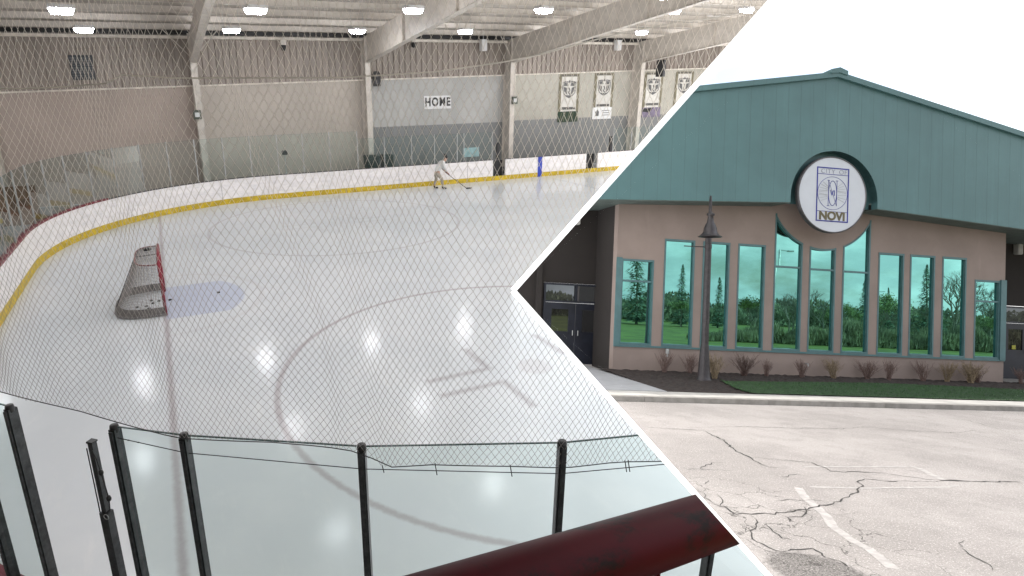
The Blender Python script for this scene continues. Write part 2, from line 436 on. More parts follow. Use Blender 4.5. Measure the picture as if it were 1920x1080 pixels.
for X in (1.39, 1.68, 2.10, 2.78, 2.80):
    x, y = OP(s_near(X), .07); MB().tube([(x, y, zbot(X)), (x+.004, y-.02, zwire(X))], .0032, 5).build('tie', ROPE, o)
for k, t in enumerate((.12, .2, .34)):
    p = Vector(wire[0]).lerp(Vector(wire[1]), t); MB().lathe([(0, -.006), (.007, 0), (0, .006)], p, 8).build('clip', BLACK, o)
# pale support cords high in the net
def rope_px(pts, name, label):
    P = []
    for u, v in pts:
        d = cray(u, v); best = None
        for t in np.linspace(1, 12, 2200):
            q = CAM+d*t; 
            r = math.hypot(q.x-5.18, q.y+4.42) if q.x < 5.18 else -q.y-4.42
            if r > RC+.12 and best is None: continue
            if r <= RC+.12: best = q; break
        if best: P.append(best)
    o = MB().tube(P, .0038, 6).build(name, ROPEW); return tag(o, label, 'cord')
ropeA = [(0.78, 0)]
rope_defs = {
 'A': [(-1.30, 5.00), (-1.24, 5.02), (-1.05, 4.99), (-.83, 5.00), (-.75, 5.03), (-.6, 4.985), (-.4, 4.955), (-.2, 4.95), (.0, 4.955), (.22, 4.97), (.30, 5.01), (.55, 4.99), (.9, 4.985), (1.3, 4.98), (1.7, 5.0), (2.0, 5.04), (2.18, 5.075)],
 'B': [(2.18, 5.075), (2.35, 5.12), (2.55, 5.17), (2.80, 5.215), (2.95, 5.23), (3.2, 5.27), (3.6, 5.30)]}
for k, (pts_, lab) in {'A': (rope_defs['A'], 'pale slack cord looping through the net above the goal end'), 'B': (rope_defs['B'], 'pale taut cord rising through the net towards the banners')}.items():
    o = MB().tube([(*OP(s_near(X), .10), z) for X, z in pts_], .0036, 6).build('support_cord', ROPEW); tag(o, lab, 'cord')
# net support pole by the gap in the glass
np_ = thing('net_pole', 'dark upright net pole with strap and buckles standing in the gap between the panes', 'pole', (*OP(s_near(-.265), .06), 0))
ang = math.atan2(*(Vector(OP(s_near(-.25)))-Vector(OP(s_near(-.27)))).yx)
Rz = Matrix.Rotation(ang, 4, 'Z')
MB().box((-.016, -.02, 2.15), (.022, .02, 2.70), Rz).build('pole_tip', POSTD, np_)
MB().box((-.03, -.03, 1.1), (.035, .03, 2.15), Rz).build('pole_sleeve', POSTD, np_)
MB().tube([Rz @ Vector((-.033, -.02, 1.1)), Rz @ Vector((-.03, -.02, 2.66))], .0045, 6).build('cable', ROPE, np_)
MB().tube([Rz @ Vector(p) for p in ((.024, -.03, 2.66), (.052, -.035, 2.60), (.066, -.035, 2.50), (.075, -.035, 2.42), (.088, -.035, 2.30), (.072, -.03, 2.20), (.02, -.03, 2.155))], .0045, 6).build('strap', ROPE, np_)
for z, x in ((2.50, .066), (2.30, .088)): MB().lathe([(0, -.022), (.014, -.016), (.017, 0), (.012, .018), (0, .022)], Rz @ Vector((x, -.035, z)), 10).build('buckle', BLACK, np_, True)
MB().tube([Rz @ Vector((.03+.02*math.cos(a), -.034, 2.135+.02*math.sin(a))) for a in np.linspace(0, 6.28, 12)], .003, 5).build('ring', POSTL, np_)
MB().box((-.022, -.024, 2.70), (.028, .024, 2.712), Rz).build('cap', BLACK, np_)
# guard rail in front of the stand
GR = mat('worn_red_paint', (.048, .0004, .0035), .50, 0, var=.3, scale=4, dirt=(.03, .0004, .003), spec=.09, stretch=(.5, 1, 1))
RD = Vector((.97538, .11506, -.18812)); E1 = Vector((-.11715, .99311, 0)); E2 = Vector((-.18682, -.02204, -.98215))
rc = CAM+(E1*math.cos(math.radians(47.4))+E2*math.sin(math.radians(47.4)))*.76
_nt = GR.node_tree; _b = _nt.nodes['Principled BSDF']; _old = _b.inputs['Base Color'].links[0].from_socket
_pt = noise(_nt, 6.5, 7, .7, (.45, 1, 1)).ss(.64, .55); _nt.links.new(mix(_nt, _pt*.88, _old, (.004, .004, .004)), _b.inputs['Base Color'])
gr = thing('guard_rail', 'worn dark red steel guard rail with thin pickets close to the viewer', 'rail', rc)
MB().tube([RD*t for t in (-1.3, -.6, 0, .6, 1.6)], .0475, 32).build('top_rail', GR, gr, True)
def picket(t, dz=-.9): p = RD*t; MB().tube([p+Vector((0, .0, -.03)), p+Vector((0, .0, dz))], .0048, 8).build('picket', GR, gr)
for t in (-.9, -.6, -.3, .0, .285, .375, .60, .85): picket(t)
MB().tube([RD*.395+Vector(q) for q in ((0, 0, -.04), (-.012, 0, -.07), (-.022, 0, -.10), (-.024, 0, -.16))], .0042, 8).build('scroll', GR, gr)
MB().tube([RD*.33+Vector(q) for q in ((0, 0, -.12), (.002, 0, -.098), (.02, 0, -.094), (.045, 0, -.088), (.065, 0, -.072), (.10, 0, -.068))], .0042, 8).build('scroll', GR, gr)
# ------------------------------------------------------------------ hall shell
def zt(X): return 4.91+.021*X
bays = [(-9, 2.23, W1), (2.23, 10.3, W2), (10.3, 18.6, W3), (18.6, 27.7, W4), (27.7, 40, W4)]
for a, b, m_ in bays:
    struct('wall', MB().prism([(a+.001, 0), (b-.001, 0), (b-.001, zt(b)), (a+.001, zt(a))], 1, 15.82, 15.95), m_)
mb = MB(); X = -9
prof = []
while X < 40: prof += [(X, 15.80), (X+.16, 15.80), (X+.20, 15.74), (X+.27, 15.74), (X+.31, 15.80)]; X += .31
v, f = [], []
for i, (x, y) in enumerate(prof): v += [(x, y, zt(x)), (x, y, 7.55)]
for i in range(len(prof)-1): f.append((2*i, 2*i+2, 2*i+3, 2*i+1))
struct('upper_wall', MB().add(v, f), CORR)
o = MB().add([(-9, 15.70, zt(-9)), (40, 15.70, zt(40)), (40, 15.70, zt(40)+.07), (-9, 15.70, zt(-9)+.07), (-9, 15.81, zt(-9)), (40, 15.81, zt(40)), (40, 15.81, zt(40)+.07), (-9, 15.81, zt(-9)+.07)],
      [(0, 1, 2, 3), (3, 2, 6, 7), (0, 4, 5, 1)]).build('wall_trim', TRIM); o['kind'] = 'structure'
o = MB().box((-9, 15.55, 7.0), (40, 15.72, 7.12)).build('wall_beam', TRIM); o['kind'] = 'structure'
o = MB().box((-9, 15.60, 7.17), (40, 15.72, 7.34)).build('wall_beam', BLACK); o['kind'] = 'structure'
for i in range(150):
    pass
struct('wall', MB().box((-9.2, -20, 0), (-9, 16, 8)), W1)
struct('wall', MB().box((-9.2, -20.2, 0), (40, -20, 8)), W2)
struct('wall', MB().box((40, -20, 0), (40.2, 16, 8)), W2)
def zr(Y): return 7.42+.105*(15.9-abs(Y))
mb = MB(); n = 130
for side in (1, -1):
    ys = [i*.22 for i in range(int(20/.22)+1)]
    v, f = [], []
    for i, y in enumerate(ys):
        z = zr(y)+(.03 if i % 2 else 0); v += [(-9.2, side*y, z), (40.2, side*y, z)]
    for i in range(len(ys)-1): f.append((2*i, 2*i+1, 2*i+3, 2*i+2))
    mb.add(v, f)
struct('ceiling', mb, DECK)
for i, y in enumerate((14.6, 13.0, 11.4, 9.8, 8.2, 6.6, 5.0, 3.4, 1.8, .2)):
    z = zr(y)-.03; mb = MB(); mb.box((-9, y-.03, z-.22), (40, y, z)); mb.box((-9, y-.10, z-.235), (40, y-.03, z-.22))
    o = mb.build('purlin', STEEL); tag(o, 'long pale roof purlin running the length of the rink ceiling', 'beam', 'roof purlins'); o['kind'] = 'structure'
def frame(X, lab):
    fr = thing('steel_frame', lab, 'frame', (X, 15.4, 0), 0, 'portal frames of the hall')
    w = .14; Y = 15.4
    MB().box((-.015, -.37, 0), (.015, .38, 6.0)).build('column_web', STEEL, fr)
    mb = MB(); mb.box((-w, -.40, 0), (w, -.37, 6.04)); mb.build('column_flange', STEEL, fr)
    MB().box((-w, .38, 0), (w, .40, 7.3)).build('column_flange', STEEL, fr)
    z0 = 6.0; z1 = 7.86
    mb = MB().prism([(-.37, z0), (-15.4, z1), (-15.4, zr(0)-.27), (-.37, zr(15.0)-.29), (.38, zr(15.78)-.29), (.38, z0)], 0, -.015, .015)
    mb.build('rafter_web', STEEL, fr)
    a, b = Vector((0, -.40, z0)), Vector((0, -15.4, z1)); d = (b-a).normalized(); nn = Vector((0, -d.z, d.y))
    mb = MB().add([Vector((x, 0, 0))+p for p in (a, b, b-nn*.03*-1, a-nn*.03*-1) for x in (-w, w)], [(0, 2, 3, 1), (4, 5, 7, 6), (0, 4, 6, 2), (1, 3, 7, 5), (2, 6, 7, 3), (0, 1, 5, 4)])
    mb.build('rafter_flange', STEEL, fr)
    for yy in (-.37, -5.5, -10.5):
        t = (yy+.4)/-15.; zz = z0+(z1-z0)*t
        MB().box((-w+.01, yy-.012, zz+.03), (w-.01, yy+.012, zr(15.4+yy)-.33)).build('stiffener', STEEL, fr)
    MB().tube([(.03, -.35, 6.15), (1.1, -.9, zr(14.4)-.3)], .022, 6).build('brace', STEEL, fr)
    MB().tube([(-.03, -.35, 6.15), (-1.1, -.9, zr(14.4)-.3)], .022, 6).build('brace', STEEL, fr)
    # mirror half beyond the ridge
    MB().prism([(-15.4, z1), (-30.4, z0), (-30.4, zr(15)-.29), (-15.4, zr(0)-.27)], 0, -.015, .015).build('rafter_web', STEEL, fr)
    return fr
for X, lab in ((-5.9, 'steel frame nearest the goal end corner'), (2.23, 'pale steel column and rafter left of the beige wall panels behind the goal'), (10.3, 'pale steel column and thick rafter beside the black wall speaker'),
               (18.6, 'pale steel column and rafter between the home sign and the first banner'), (27.7, 'pale steel column and rafter between the second and third banners'), (36.5, 'steel frame at the far end of the hall')):
    frame(X, lab)
# lamps
def make_lamp():
    r = thing('high_bay_lamp', '', 'lamp', (0, 0, 0), 0, 'bright ceiling lamps over the ice')
    MB().box((-.32, -.21, .03), (.32, .21, .13)).build('housing', HOUS, r, False, .01)
    MB().add([(-.24,-.13,-.10),(.24,-.13,-.10),(.24,.13,-.10),(-.24,.13,-.10),(-.29,-.18,.028),(.29,-.18,.028),(.29,.18,.028),(-.29,.18,.028)],[(0,3,2,1),(0,1,5,4),(1,2,6,5),(2,3,7,6),(3,0,4,7)]).build('lens', LENS, r)
    for x in (-.3, .3): MB().tube([(x, 0, .13), (x, 0, 1.05)], .008, 6).build('hanger', POSTL, r)
    return r
proto = None; rows = {11.0: 'row nearest the far wall', 4.8: 'second row from the far wall', -1.0: 'row over the middle of the ice', -7.0: 'row over the near side of the ice'}
ordn = ['first', 'second', 'third', 'fourth', 'fifth', 'sixth', 'seventh', 'eighth', 'ninth', 'tenth']
for Y, rl in rows.items():
    for i in range(9):
        X = -6.6+5.06*i
        z = 6.95+(.014 if Y > 8 else .03)*(X+1.5) if Y > 0 else 7.2
        X += 1.0 if i == 5 else 0
        q = Vector((X, Y, z))-CAM
        if q.dot(N1) > -.35 and q.dot(N2) > -.35: continue
        lab = f'{ordn[i]} ceiling lamp from the goal end, {rl}'
        if proto is None: proto = make_lamp(); proto['label'] = lab; place(proto, (X, Y, z), .25)
        else: dup(proto, (X, Y, z), .25+random.uniform(-.06, .06), lab)
# ------------------------------------------------------------------ wall furnishings
yw = 15.81
t = thing('home_sign', 'white rectangular wall sign reading HOME in bold black letters', 'sign', (14.42, yw, 3.98))
MB().box((-.80, -.03, -.34), (.80, 0, .34)).build('sign_board', WHITE, t)
shift(text_mb('HOME', .60, .003, .022, .80, 1.2), (0, -.036, .0)).build('lettering', BLACK, t)
OLV = mat('banner_border', (.20, .18, .12), .7); BWH = mat('banner_cloth', (.66, .64, .60), .8, var=.06); GRY = mat('crest_grey', (.13, .13, .13), .7); GRN = mat('banner_green', (.02, .045, .025), .7); LIL = mat('banner_lilac', (.20, .17, .24), .7)
def shield(w, h, z0, k=1.0):
    L = [(-w, z0+h), (-w*1.02, z0+h*.2), (-w*.9, z0-h*.35), (-w*.5, z0-h*.75), (0, z0-h), (w*.5, z0-h*.75), (w*.9, z0-h*.35), (w*1.02, z0+h*.2), (w, z0+h), (w*.45, z0+h*1.12), (0, z0+h*1.02), (-w*.45, z0+h*1.12)]
    return [(x*k, z0+(z-z0)*k) for x, z in L]
def banner(X, ztop, w, h, kind, lab):
    t = thing('team_banner', lab, 'banner', (X, yw, ztop), 0, 'crest banners hung on the wall')
    MB().box((-w/2, -.02, -h), (w/2, -.005, 0)).build('cloth', OLV, t)
    hh = h*.80
    MB().box((-w*.38, -.024, -hh), (w*.38, -.021, -h*.05)).build('white_field', BWH, t)
    cz = -h*.33
    p = shield(w*.33, h*.17, cz)[::-1]; q = shield(w*.33, h*.17, cz, .88)[::-1]
    MB().prism(p, 1, -.027, -.025).build('crest', GRY, t)
    MB().prism(q, 1, -.030, -.028).build('crest_field', BWH, t)
    mb = MB()
    for a in (-1, 1):
        mb.prism([(a*w*.08, cz-h*.10), (a*w*.26, cz-h*.02), (a*w*.27, cz+h*.07), (a*w*.12, cz+h*.05)][::(1 if a < 0 else -1)], 1, -.033, -.031)
        mb.prism([(a*w*.05, cz+h*.09), (a*w*.27, cz+h*.085), (a*w*.26, cz+h*.15), (a*w*.09, cz+h*.16)][::(1 if a < 0 else -1)], 1, -.033, -.031)
    mb.prism([(-w*.22, cz-h*.105), (w*.22, cz-h*.105), (w*.05, cz-h*.15), (-w*.05, cz-h*.15)][::-1], 1, -.0332, -.0312)
    mb.prism([(-.06*w, cz+h*.17), (0, cz+h*.215), (.06*w, cz+h*.17)][::-1], 1, -.033, -.031)
    # skater figure between the dark fields
    mb.tube([(-.02*w, -.033, cz+h*.05), (.03*w, -.033, cz-.0*h), (-.03*w, -.033, cz-h*.05), (.04*w, -.033, cz-h*.09)], w*.022, 6)
    mb.build('crest_emblem', GRY, t)
    shift(text_mb('CHAMPIONS' if False else 'HHHHHHH', h*.055, .002, .012*h, .62), (0, -.030, -h*.70)).build('lettering', BLACK, t) if False else None
    mb = MB(); x = -w*.33
    while x < w*.33:                                        # a line of small dark letters, too small to read
        ww = w*random.uniform(.025, .05); mb.box((x, -.030, -h*.735-random.uniform(0, .01)), (x+ww, -.027, -h*.685+random.uniform(0, .01))); x += ww+w*.012
    mb.build('lettering', BLACK, t)
    mb = MB(); x = -w*.40
    while x < w*.36:
        ww = w*random.uniform(.03, .06); mb.box((x, -.026, -h*.038), (x+ww, -.0215, -h*.014)); x += ww+w*.02
    mb.build('heading', GRY, t)
    if kind == 1:
        MB().box((-w*.5, -.028, -h), (w*.48, -.0245, -h*.775)).build('lower_field', GRN, t)
        mb = MB()
        for k in range(5):
            x = -w*.42+k*w*.19; mb.prism([(x, -h*.98), (x+w*.025, -h*.98), (x+w*.12, -h*.80), (x+w*.10, -h*.80)], 1, -.032, -.029)
        mb.build('zigzag', OLV, t)
    elif kind == 2:
        s_ = MB().box((-w*.52, -.03, -h*1.02), (w*.48, -.026, -h*.755)).build('sponsor_panel', WHITE, t)
        mb = MB().prism([(-.38*w, -h*.95), (-.2*w, -h*.95), (-.18*w, -h*.86), (-.26*w, -h*.80), (-.38*w, -h*.86)], 1, -.034, -.031)
        for k in range(3): mb.box((-.02*w, -.034, -h*(.84+.05*k)), (.36*w, -.031, -h*(.825+.05*k)))
        mb.build('sponsor_mark', GRY, s_)
    elif kind == 3:
        MB().box((-w*.5, -.028, -h), (w*.5, -.0245, -h*.78)).build('lower_field', LIL, t)
        MB().prism([(-w*.45, -h*.80), (w*.1, -h*.8), (-w*.1, -h*.9), (-w*.48, -h*.87)][::-1], 1, -.032, -.029).build('lower_mark', BLACK, t)
    return t
banner(22.95, 5.36, 1.45, 2.72, 1, 'white crest banner with olive border and dark green zigzag foot')
banner(25.5, 5.40, 1.45, 2.62, 2, 'white crest banner with olive border and a white sponsor panel at its foot')
banner(29.35, 5.42, 1.5, 2.70, 3, 'white crest banner with lilac and black foot hanging behind the black hanging speaker')
banner(31.9, 5.46, 1.5, 2.7, 0, 'crest banner farthest from the goal, partly cut off by the partition')
def speaker(loc, rz, s_, lab):
    t = thing('wall_speaker', lab, 'speaker', loc, rz)
    MB().prism([(-.22*s_, -.45*s_), (.22*s_, -.45*s_), (.25*s_, .30*s_), (.12*s_, .48*s_), (-.12*s_, .48*s_), (-.25*s_, .30*s_)], 1, -.2*s_, .2*s_).build('cabinet', BLACK, t, False, .01)
    for z, r in ((-.18, .15), (.2, .09)): MB().lathe([(0, .01), (r*s_*.6, .0), (r*s_, .03), (r*s_, -.02)], (0, 0, 0), 16).build('driver', RUBBER, t).matrix_local = Matrix.Translation((0, -.2*s_, z*s_)) @ Matrix.Rotation(PI/2, 4, 'X')
    MB().box((-.04, .2*s_, -.05), (.04, .2*s_+.16, .05)).build('bracket', POSTD, t)
speaker((10.85, 15.35, 5.2), -.2, .78, 'black loudspeaker mounted on the wall beside the thick rafter')
speaker((28.7, 14.6, 5.62), .5, 1.05, 'black loudspeaker hanging in front of the banners')
t = thing('louvre_vent', 'dark square louvred vent high on the corrugated wall above the goal end', 'vent', (-2.2, 15.72, 5.8))
MB().box((-.45, -.05, -.5), (.45, .02, .5)).build('vent_frame', mat('vent_dark', (.045, .05, .06), .6), t)
mb = MB()
for k in range(9): mb.box((-.4, -.09, -.44+k*.1), (.4, -.051, -.39+k*.1))
mb.build('blades', mat('vent_blade', (.10, .11, .12), .5), t)
for X, z, rr in ((6.28, 6.65, 0), (12.84, 6.85, 0)):
    t = thing('ceiling_camera', 'small dark camera on a pale bracket under the roof %s' % ('above the beige wall' if X < 10 else 'just right of the thick rafter'), 'camera', (X, 15.2, z))
    MB().box((-.12, -.08, .10), (.12, .08, .32)).build('bracket', TRIM, t); MB().lathe([(0, -.17), (.1, -.12), (.13, 0), (.12, .1), (0, .1)], (0, 0, 0), 12).build('dome', BLACK, t, True)
for X, Y, z, lab in ((16.9, 15.3, 6.93, 'white box hanging on a rod right of the thick rafter'), (25.9, 15.3, 7.02, 'white box hanging near the wall above the banners')):
    t = thing('hanging_heater', lab, 'heater', (X, Y, z)); MB().box((-.16, -.16, -.36), (.16, .16, .22)).build('case', WHITE, t, False, .02); MB().tube([(0, 0, .2), (0, 0, .6)], .02, 6).build('rod', POSTL, t)
for X, z, lab in ((2.02, 3.75, 'small dark electrical box on the column behind the goal'), (18.62, 4.0, 'small grey electrical box on the column left of the banners')):
    t = thing('junction_box', lab, 'box', (X+.1, 14.98, z)); MB().box((-.17, -.1, -.2), (.17, 0, .2)).build('case', mat('box_green_grey', (.07, .08, .06), .5), t, False, .01)
    MB().box((-.10, -.12, -.1), (.10, -.10, .1)).build('cover', POSTL, t); MB().tube([(0, -.05, .2), (0, -.05, 1.4)], .018, 6).build('conduit', TRIM, t)
DG = mat('bin_green', (.02, .035, .032), .5)
for X, w, lab in ((9.95, .62, 'dark green wheeled bin behind the glass beside the column'), (10.75, .5, 'smaller dark bin standing right of the green bin behind the glass')):
    t = thing('wheeled_bin', lab, 'bin', (X, 13.95, -.02))
    MB().add([(-w*.4, -w*.4, .05), (w*.4, -w*.4, .05), (w*.4, w*.4, .05), (-w*.4, w*.4, .05), (-w*.52, -w*.52, 1.5), (w*.52, -w*.52, 1.5), (w*.52, w*.52, 1.5), (-w*.52, w*.52, 1.5)], [(0, 3, 2, 1), (0, 1, 5, 4), (1, 2, 6, 5), (2, 3, 7, 6), (3, 0, 4, 7)]).build('tub', DG, t)
    MB().prism([(-w*.56, 1.5), (w*.56, 1.5), (w*.5, 1.6), (-w*.5, 1.62)], 1, -w*.56, w*.56).build('lid', DG, t, False, .015)
    for a in (-1, 1): MB().lathe([(0, .03), (.1, .03), (.1, -.03), (0, -.03)], (0, 0, 0), 12).build('wheel', BLACK, t).matrix_local = Matrix.Translation((a*w*.42, w*.42, .1)) @ Matrix.Rotation(PI/2, 4, 'Y')
t = thing('notice_board', 'pale blue notice panel standing behind the boards near the gate', 'panel', (15.48, 13.9, 0))
MB().box((-.48, -.02, 1.2), (.48, .02, 1.68)).build('panel', mat('pale_blue', (.36, .50, .53), .4), t, False, .01)
for a in (-.3, .3): MB().tube([(a, 0, 0), (a, 0, 1.2)], .02, 6).build('leg', POSTL, t)
t = thing('tripod_stand', 'thin stand with a small dark head behind the glass below the beige wall', 'stand', (5.7, 14.0, 0))
MB().tube([(0, 0, .5), (0, 0, 1.85)], .022, 6).build('mast', POSTL, t); MB().box((-.12, -.09, 1.85), (.12, .09, 2.05)).build('head', BLACK, t, False, .02)
for a in (0, 2.1, 4.2): MB().tube([(0, 0, 1.1), (.42*math.cos(a), .42*math.sin(a), 0)], .016, 6).build('leg', POSTL, t)
RUST = mat('rust_board', (.22, .12, .07), .8, var=.3, scale=2, dirt=(.07, .045, .035)); 
t = thing('storage_bin', 'brown open wooden storage bin with a dark rim behind the goal end glass', 'bin', (-5.3, 12.6, 0))
for lo, hi in (((-.9, -.7, 0), (.9, -.65, 1.0)), ((-.9, .65, 0), (.9, .7, 1.3)), ((-.9, -.65, 0), (-.85, .65, 1.1)), ((.85, -.65, 0), (.9, .65, 1.1))): MB().box(lo, hi).build('side_panel', RUST, t)
MB().box((-.85, -.65, .1), (.85, .65, .55)).build('contents', BLACK, t, False, .03)
t = thing('ice_machine', 'white sided ice resurfacer with a low yellow stripe parked behind the end glass', 'machine', (-5.9, 9.3, 0))
MB().prism([(-1.0, .25), (1.0, .25), (1.0, 1.15), (.5, 1.35), (-1.0, 1.3)], 0, -.8, .8).build('body', mat('machine_white', (.50, .49, .46), .5), t, False, .04)
MB().box((.803, -1.0, .45), (.815, 1.0, .60)).build('stripe', YEL, t)
for a in (-.6, .6):
    for b in (-.72, .72): MB().lathe([(0, .09), (.25, .09), (.28, .05), (.28, -.05), (.25, -.09), (0, -.09)], (0, 0, 0), 18).build('wheel', BLACK, t).matrix_local = Matrix.Translation((b, a, .28)) @ Matrix.Rotation(PI/2, 4, 'Y')
t = thing('bench', 'long grey players bench behind the far boards between the gates', 'bench', (20, 14.3, 0))
MB().box((-2.4, -.18, .42), (2.4, .18, .47)).build('seat', RUBBER, t)
for X in (-2.2, -1.1, 0, 1.1, 2.2): MB().box((X-.03, -.15, 0), (X+.03, .15, .42)).build('leg', POSTD, t)
# ------------------------------------------------------------------ goal
g = thing('hockey_goal', 'red framed hockey goal with grey netting standing on the goal line', 'goal', (0, 0, 0))
PR = .035; W = .915; H = 1.22
MB().tube([(0, -W, 0), (0, -W, H), ], PR, 12).build('goal_post', RED, g, True)
MB().tube([(0, W, 0), (0, W, H)], PR, 12).build('goal_post', RED, g, True)
MB().tube([(0, -W-PR*.6, H), (0, W+PR*.6, H)], PR, 12).build('crossbar', RED, g, True)
def topc(u):   # top frame curve, u -1..1
    a = u*PI/2; return Vector((-.50*abs(math.cos(a))**.6, W*math.copysign(abs(math.sin(a))**.55, u), H-.02))
def botc(u):
    a = u*PI/2; return Vector((-1.06*abs(math.cos(a))**.6, (W+.08)*math.copysign(abs(math.sin(a))**.5, u), .04))
us = [math.sin(i/40*PI/2) if False else i/40 for i in range(-40, 41)]
WPI = mat('goal_base_grey', (.13, .12, .12), .4); GNET = mat('goal_net_cord', (.24, .225, .215), .8)
MB().tube([topc(u) for u in us], .014, 8).build('top_frame', mat('frame_red_brown', (.16, .03, .03), .4), g, True)
MB().tube([botc(u) for u in us], .024, 8).build('base_frame', WPI, g, True)
mb = MB().tube([(-.02, 0, H), (-.50, 0, H-.02)], .012, 6).tube([(-.5, 0, H-.02), (-1.06, 0, .04)], .012, 6); mb.build('back_brace', WPI, g)
mb = MB()
for u0, u1, z0, z1 in ((-1, 1, 0, .17),):
    n = 60; v, f = [], []
    for i in range(n+1):
        u = u0+(u1-u0)*i/n; b = botc(u); t_ = topc(u); 
        for z in (.03, .22): k = (z-.04)/(H-.06); q = b.lerp(t_, max(0, k)); v.append((q.x*.985, q.y*.985, z))
    for i in range(n): f.append((2*i, 2*i+2, 2*i+3, 2*i+1))
    mb.add(v, f)
mb.build('skirt', mat('goal_skirt', (.16, .15, .145), .8, var=.35, scale=9), g)
mb = MB(); nu, nv = 96, 34
def surf(u, v): 
    p = botc(u).lerp(topc(u), v); sag = .05*math.sin(PI*v); return Vector((p.x*(1-sag), p.y, p.z))
for i in range(nu+1):
    u = -1+2*i/nu; mb.tube([surf(u, j/8) for j in range(9)], .0032, 3, False)
for j in range(1, nv):
    mb.tube([surf(-1+2*i/48, j/nv) for i in range(49)], .0032, 3, False)
nt_ = 34
for i in range(1, nt_):
    y = -W+2*W*i/nt_; u = math.copysign((math.asin(min(1, (abs(y)/W)**(1/.55)))/(PI/2)), y); q = topc(u); mb.tube([(0, y, H), (q.x, y, H-.02)], .0032, 3, False)
for i in range(1, 10):
    x = -.5*i/10; c_ = (i/10)**(1/.6); a = math.acos(min(1, c_)); yy = W*math.sin(a)**.55; mb.tube([(x, -yy, H-.01), (x, yy, H-.01)], .0032, 3, False)
mb.build('goal_net', GNET, g)
o = MB().lathe([(0, 0), (.035, 0), (.037, .13), (.03, .16), (.012, .17), (.012, .2), (0, .2)], (0, 0, 0), 12).build('water_bottle', BLACK, None, True)
place(o, (-.30, .48, H)); tag(o, 'black water bottle lying on top of the goal net', 'bottle'); o.matrix_world = Matrix.Translation((-.33, .42, H+.03)) @ Matrix.Rotation(PI/2, 4, 'Y')
PUCK = mat('puck_rubber', (.008, .008, .009), .6)
pk = MB().lathe([(0, 0), (.036, 0), (.038, .003), (.038, .022), (.036, .025), (0, .025)], (0, 0, 0), 20)
p0 = pk.build('hockey_puck', PUCK, None, False); proto = None
for x, y, lab in ((1.24, .19, 'black puck alone on the blue crease'), (.11, .13, 'black puck just in front of the goal mouth'), (-.14, .16, 'black puck just behind the goal line inside the net'), (-.27, .05, 'black puck inside the goal beside another'),
                  (-.31, .28, 'black puck lying deep behind the others in the goal'), (-.42, -.12, 'black puck inside the goal near its side netting'), (-.62, -.10, 'black puck against the back of the goal'), (-.36, -.3, 'black puck nearest the near post inside the goal')):
    if proto is None: proto = p0; place(p0, (x, y, .002)); tag(p0, lab, 'puck', 'pucks around the goal')
    else: o = p0.copy(); COL.objects.link(o); o['label'] = lab; place(o, (x, y, .002))
# ------------------------------------------------------------------ skater
SKIN = mat('skin', (.45, .28, .21), .5); JER = mat('jersey_white', (.62, .62, .61), .85, var=.06, bmp=.2, bscale=8); PANT = mat('tan_trousers', (.36, .32, .27), .85, var=.1); GLV = mat('red_glove', (.25, .03, .04), .6)
pe = thing('person', 'skater in white jersey, tan trousers and dark helmet, bent forward holding a stick', 'person', (12.50, 11.75, 0), -.12)
V3 = lambda *a: tuple(a)
body = skin_obj('body', [([(V3(.0, 0, .86), .11), (V3(.08, 0, 1.0), .105), (V3(.20, 0, 1.18), .125), (V3(.30, 0, 1.31), .10), (V3(.385, 0, 1.37), .05), (V3(.45, 0, 1.43), .075), (V3(.475, 0, 1.52), .082), (V3(.48, 0, 1.57), .05)], None),
    ([(V3(-.01, .10, .82), .085), (V3(.03, .15, .50), .058), (V3(-.08, .17, .14), .04)], (0, 0)),
    ([(V3(.03, -.10, .82), .085), (V3(.22, -.13, .52), .058), (V3(.25, -.14, .14), .04)], (0, 0)),
    ([(V3(.30, .17, 1.30), .055), (V3(.36, .22, 1.05), .042), (V3(.42, .10, .88), .03), (V3(.46, .06, .84), .03)], (0, 3)),
    ([(V3(.28, -.17, 1.30), .055), (V3(.32, -.24, 1.06), .042), (V3(.50, -.12, .82), .03), (V3(.55, -.08, .76), .03)], (0, 3)),
    ([(V3(.545, 0, 1.485), .016), (V3(.565, 0, 1.48), .010)], (0, 6))], SKIN, pe)
skin_obj('jersey', [([(V3(-.02, 0, .84), .165), (V3(.06, 0, 1.0), .15), (V3(.19, 0, 1.19), .175), (V3(.30, 0, 1.32), .135), (V3(.36, 0, 1.36), .085)], None),
    ([(V3(.30, .19, 1.31), .085), (V3(.36, .235, 1.06), .07), (V3(.41, .12, .92), .055)], (0, 3)),
    ([(V3(.28, -.19, 1.31), .085), (V3(.32, -.255, 1.07), .07), (V3(.46, -.15, .88), .055)], (0, 3))], JER, pe)
skin_obj('trousers', [([(V3(.0, 0, .88), .15), (V3(.0, 0, .80), .13)], None), ([(V3(-.01, .11, .76), .105), (V3(.03, .155, .50), .085), (V3(-.08, .17, .20), .065)], (0, 1)), ([(V3(.04, -.11, .76), .105), (V3(.22, -.135, .52), .085), (V3(.25, -.14, .20), .065)], (0, 1))], PANT, pe)
skin_obj('helmet', [([(V3(.42, 0, 1.53), .13), (V3(.475, 0, 1.60), .145), (V3(.53, 0, 1.60), .11)], None)], BLACK, pe)
for c, ang_ in (((-.08, .17), -.1), ((.25, -.14), -.3)):
    b = MB(); k = skin_obj('skate', [([(V3(c[0], c[1], .20), .055), (V3(c[0]-.01, c[1], .10), .052), (V3(c[0]+.09, c[1]-.01, .075), .045), (V3(c[0]+.20, c[1]-.03, .07), .036)], None)], BLACK, pe, 1)
    MB().box((c[0]-.07, c[1]-.015, 0.0), (c[0]+.21, c[1]-.010, .045)).build('blade', POSTL, k)
